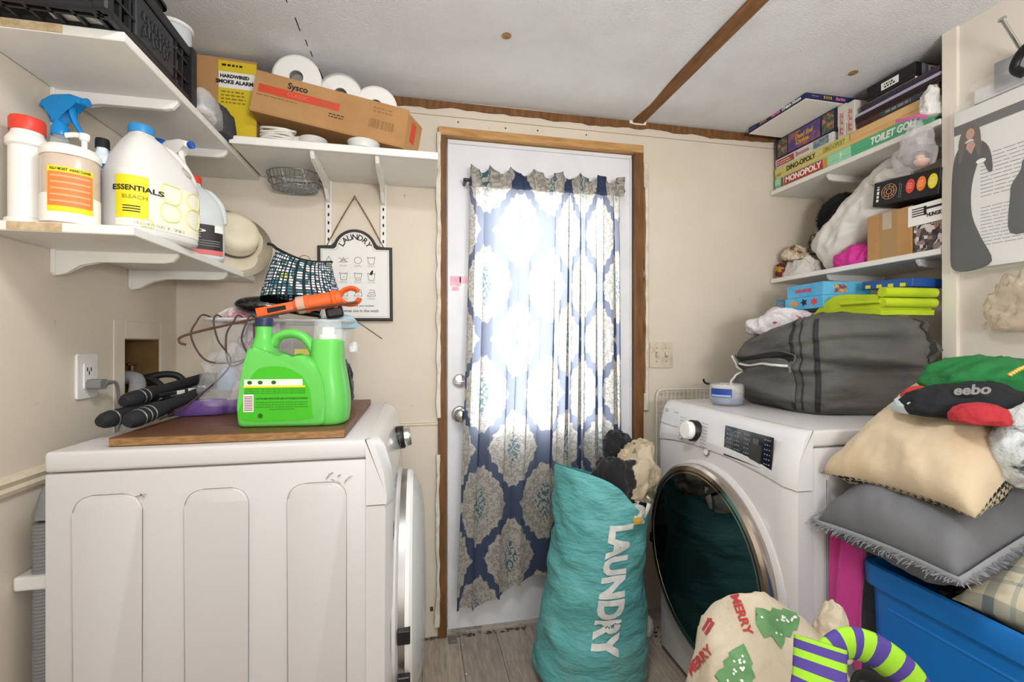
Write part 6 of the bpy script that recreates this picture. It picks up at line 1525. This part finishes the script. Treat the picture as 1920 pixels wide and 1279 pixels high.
NA = 100; rings = [[sack_pt(2 * PI * k / NA, j / 60) for k in range(NA)] for j in range(61)]
sb = ob('sack_body', loft(rings), M_SACK, sk, smooth=180)
from mathutils.bvhtree import BVHTree
def project(par, body, polys, o, ex, ey, m, name, off=.0018, sub=2):
    """lay a printed shape on a body: cast from a plane in front of it"""
    bmx = bmesh.new(); bmx.from_mesh(body.data); tree = BVHTree.FromBMesh(bmx); bmx.free()
    Mf = frame(o, ex, ey); n = Mf.to_3x3() @ Vector((0, 0, 1)); b = bmesh.new()
    for pl in polys:
        vs = [b.verts.new((x, y, 0)) for x, y in pl]
        try: b.faces.new(vs)
        except ValueError: pass
    bmesh.ops.triangulate(b, faces=b.faces[:])
    for _ in range(sub): bmesh.ops.subdivide_edges(b, edges=[e for e in b.edges if e.calc_length() > .008], cuts=1); bmesh.ops.triangulate(b, faces=b.faces[:])
    for v in b.verts:
        p = Mf @ v.co; h, nn, _, _ = tree.ray_cast(p, -n)
        v.co = (h + nn * (off if nn.dot(n) > 0 else -off)) if h is not None else Vector((9, 9, 9))
    bmesh.ops.delete(b, geom=[v for v in b.verts if v.co.x > 8], context='VERTS')
    return ob(name, b, m, par, smooth=180)
def text_polys(s, size, par, body, o, ex, ey, m, name='lettering', fit=None):
    c = bpy.data.curves.new('t', 'FONT'); c.body = s; c.size = size; c.align_x = 'CENTER'; c.align_y = 'CENTER'; c.resolution_u = 3; c.offset = .0008
    oo = bpy.data.objects.new('t', c); COL.objects.link(oo); dg = bpy.context.evaluated_depsgraph_get(); dg.update(); me = bpy.data.meshes.new_from_object(oo.evaluated_get(dg)); bpy.data.objects.remove(oo); bpy.data.curves.remove(c)
    polys = [[(me.vertices[i].co.x, me.vertices[i].co.y) for i in p.vertices] for p in me.polygons]; bpy.data.meshes.remove(me)
    return project(par, body, polys, o, ex, ey, m, name)
tree = [(-.012, -.04), (.012, -.04), (.012, -.026), (.036, -.024), (.030, -.012), (.022, -.004), (.027, .004), (.018, .016), (.020, .022), (.010, .034), (0, .046), (-.010, .034), (-.020, .022), (-.018, .016), (-.027, .004), (-.022, -.004), (-.030, -.012), (-.036, -.024), (-.012, -.026)]
M_TREE = mat('tree_green_print', '#5a8a58', .85, var=('#6b9866', 30, .4, .6)); M_BERRY = mat('print_candy_red', '#b03a3c', .85)
V = Vector((-.685, -.775, .6)).normalized()           # towards the viewer
exv = Vector((.75, -.66, 0)).normalized()
def on_sack(dx, dz, d=.30, tilt=0):
    e = exv * math.cos(tilt) + V.cross(exv) * math.sin(tilt)
    return Vector((0, 0, .58)) + V * d + exv * dx + V.cross(exv) * dz, e, V.cross(e)
def sack_tree(dx, dz, tilt):
    o, ex, ey = on_sack(dx, dz, .30, tilt); g = project(sk, sb, [tree], o, ex, ey, M_TREE, 'tree_print')
    rn = random.Random(int(dx * 1000)); dots = []
    for k in range(16):
        y = rn.uniform(-.024, .034); x = rn.uniform(-1, 1) * (.028 - .5 * (y + .024)) * .9; dots.append([(x + .0022 * math.cos(PI * j / 3), y + .0022 * math.sin(PI * j / 3)) for j in range(6)])
    project(g, sb, dots, o, ex, ey, M_PAPER, 'snow_dot', .0026, 0)['kind'] = 'stuff'
sack_tree(.010, .062, -.95); sack_tree(-.055, -.035, -.15)
for s, dx, dz, tl in (('MERRY', -.055, .060, -1.15), ('MERRY', -.125, -.04, .9)):
    o, ex, ey = on_sack(dx, dz, .30, tl); text_polys(s, .022, sk, sb, o, ex, ey, M_BERRY)
for dx, dz, tl in ((.07, .02, .5), (.045, -.03, -.6), (.06, -.045, .9), (-.11, .02, 1.1)):
    o, ex, ey = on_sack(dx, dz, .30, tl); project(sk, sb, [[(-.014, -.003), (.014, -.003), (.014, .003), (-.014, .003)], [(-.012, .007), (.010, .007), (.010, .012), (-.012, .012)], [(.012, .003), (.018, .006), (.012, .014), (.008, .010)]], o, ex, ey, M_BERRY, 'candy_cane_print')
# neck ruffle of a second cream cloth behind
lump('crumpled_garment', 'cream cloth bunched between the holiday sack and the blue tote', 'clothing', (.835, .79, .56), (.032, .035, .075), M_SACK, 97, (0, 0, 0), .3, 12)
# striped sock
M_SOCKG = mat('sock_lime', '#9bd331', .85); M_SOCKP = mat('sock_purple', '#51408f', .85)
def sock(label, pts, w, th, loc, rot, bands, up):
    P = spline(pts, 10); t_ = tube(P, lambda q: w, 14, flat=th, up=up)
    n = len(P); t_.faces.index_update()
    for f in t_.faces:
        i = f.index // 14; f.material_index = int(min(i, n - 2) / n * bands) % 2
    return ob('striped_sock', t_, [M_SOCKG, M_SOCKP], None, loc, rot, smooth=180, label=label, cat='sock', group='striped socks')
sock('striped green and purple sock standing upright on the holiday sack', [(.585, .585, .600), (.596, .590, .640), (.610, .598, .672), (.622, .608, .700), (.630, .615, .722)], .036, .30, (0, 0, 0), (0, 0, 0), 9, (1, -.8, 0))
sock('striped green and purple sock curling right towards the blue tote', [(.650, .625, .690), (.690, .625, .706), (.730, .615, .698), (.772, .600, .665), (.795, .590, .630)], .027, .50, (0, 0, 0), (0, 0, 0), 11, (0, 0, 1))
ob('black_ribbon', tube([(.640, .600, .672), (.665, .595, .655), (.690, .600, .672), (.725, .585, .662), (.755, .570, .640)], .012, 8, smooth=6, flat=.35), M_DARK, None, smooth=60, label='black ribbon between the two striped socks', cat='ribbon')

# ================================================================== costume bags on the near right wall
pg_ = thing('wall_peg', 'bright metal peg slanting up from the near right wall', 'peg', (0, 0, 0))
a, b = Vector((1.664, .955, 1.995)), Vector((1.560, .948, 2.088)); d = (b - a)
mxp = Matrix.Translation(a) @ d.to_track_quat('Z', 'Y').to_matrix().to_4x4()
ob('shaft', lathe([(.005, 0), (.005, d.length), (0, d.length)], 12), M_CHROME, pg_, mx=mxp, smooth=40); ob('head', lathe([(.009, d.length - .004), (.0095, d.length), (.006, d.length + .003), (0, d.length + .004)], 16), M_CHROME, pg_, mx=mxp, smooth=40)
ob('base_plate', box(1.655, 1.6648, .93, .98, 1.96, 2.02, .002, 1), M_STEEL, pg_)
def costume(label, x, yl, yr, z0, z1, figs, slope=0):
    """packet hanging flat against the wall: printed card, black header, clear pouch"""
    t = thing('costume_packet', label, 'packet', (x, 0, 0), group='costume packets on the near wall')
    yc, w, h = (yl + yr) / 2, yl - yr, z1 - z0
    F = frame((0, yc, z0), (0, -1, 0), (0, 0, 1))
    ob('printed_card', box(.0, .003, yr + .008, yl - .008, z0 + .012, z1 - .02), mat('card_insert_white', '#dedcd8', .5), t)
    patch(w - .016, .028, mat('header_grey', '#4b4a48', .5), t, F @ T(0, h - .075, .0004), 'header_strip')
    M_SKIN = mat('print_skin', '#b98a72', .6); M_HAIR = mat('print_hair', '#4d3c34', .6); M_DRESS = mat('print_dress', '#1a1818', .6)
    SM = lambda pl: [(p.x, p.y) for p in spline([(a, b, 0) for a, b in pl], 4, True)]
    for (kind, cx, cz, s) in figs:
        if kind == 'large':
            ob('figure_print', prism([(s * p[0] + cx, s * p[1] + cz) for p in SM(((-.055, -.37), (.0, -.385), (.060, -.36), (.028, -.27), (.004, -.19), (.002, -.10), (.016, -.03), (.030, -.005), (.050, -.055), (.062, -.050), (.056, .01), (.040, .048), (.012, .066), (-.020, .064), (-.044, .04), (-.056, -.03), (-.060, -.18), (-.062, -.30)))], .0004), M_DRESS, t, mx=F @ T(0, 0, .0006))
            ob('figure_print', prism([(s * p[0] + cx, s * p[1] + cz) for p in SM(((-.034, .0), (-.020, .035), (-.016, .07), (.008, .072), (.016, .03), (.026, .005), (.030, .06), (.022, .115), (.0, .132), (-.022, .118), (-.036, .07)))], .0004), M_HAIR, t, mx=F @ T(0, 0, .0009))
            ob('figure_print', prism([(s * (.0125 * math.cos(2 * PI * k / 16) - .001) + cx, s * (.019 * math.sin(2 * PI * k / 16) + .094) + cz) for k in range(16)], .0004), M_SKIN, t, mx=F @ T(0, 0, .0012))
            ob('figure_print', prism([(s * p[0] + cx, s * p[1] + cz) for p in ((-.010, .066), (.008, .066), (.014, .050), (.002, .022), (-.014, .048))], .0004), M_SKIN, t, mx=F @ T(0, 0, .0012))
            ob('figure_print', prism([(s * (.014 * math.cos(2 * PI * k / 14) + .030) + cx, s * (.008 * math.sin(2 * PI * k / 14) - .012) + cz) for k in range(14)], .0004), M_PAPER, t, mx=F @ T(0, 0, .0010))
        else:
            ob('figure_print', prism([(s * p[0] + cx, s * p[1] + cz) for p in SM(((-.04, -.13), (.045, -.12), (.03, -.04), (.045, -.01), (.035, .04), (.015, .075), (.01, .11), (-.006, .112), (-.012, .08), (-.035, .04), (-.04, 0)))], .0004), M_DRESS, t, mx=F @ T(0, 0, .0006))
            ob('figure_print', prism([(s * (.006 * math.cos(2 * PI * k / 10) + .014) + cx, s * (.008 * math.sin(2 * PI * k / 10) + .012) + cz) for k in range(10)], .0004), M_SKIN, t, mx=F @ T(0, 0, .0010))
    lines(t, F @ T(.005, h * .66, .0006), w * .55, 12, .011, M_GREYINK, seed=3, hgt=.2); lines(t, F @ T(-.01, h * .36, .0006), w * .45, 12, .010, M_GREYINK, seed=5, hgt=.2)
    lines(t, F @ T(w * .28, h * .15, .0006), w * .3, 2, .010, M_INK, seed=8, hgt=.4); bars(t, F @ T(w * .28, h * .09, .0006), w * .26, .022, M_INK, 18, 'barcode')
    def pouch_fn(u, v):
        y = yl - w * u; bulge = (4 * u * (1 - u)) ** .6 * (4 * v * (1 - v)) ** .4
        return (-.004 - .016 * bulge + .003 * nz((y * 1, v * h, 0), 22, 4) - .004 * abs(nz((y + v * h * .6, 0, 1), 14, 2)), y, z0 + h * v + slope * (u - .5))
    ob('clear_pouch', sheet(pouch_fn, 30, 40), film('packet_film', '#f4f4f2', .13, .05), t, smooth=180)
    return t
costume('clear costume packet with dark-dressed figures nearest the alcove edge', 1.624, 1.112, .800, 1.415, 1.930, [('large', -.105, .335, .86), ('small', .02, .20, .80), ('large', .125, .30, .9)])
costume('costume packet hanging behind the first one, only its dark header showing', 1.648, 1.075, .78, 1.47, 1.985, [('small', .0, .2, .8)])
t = thing('hanger_hook', 'grey card tab and black hanger hook above the costume packets', 'hanger', (0, 0, 0))
ob('card_tab', box(1.640, 1.643, .90, 1.015, 1.93, 2.015, .001, 1), mat('tab_grey', '#9a9c9e', .5), t)
ob('black_hook', tube([(1.60, .925, 1.93), (1.60, .945, 1.955), (1.595, .93, 1.985), (1.59, .90, 2.0)], .012, 10, smooth=5, flat=.6), M_BLACK, t, smooth=60)
b = cloth_lump(.030, .085, .110, 99, .3, 16, 5); ob('plastic_bag', b, film('tan_bag_film', '#d8c4ae', .55, .1), None, (1.622, .935, 1.24), smooth=180, label='crumpled clear bag with tan contents under the costume packets', cat='plastic bag')
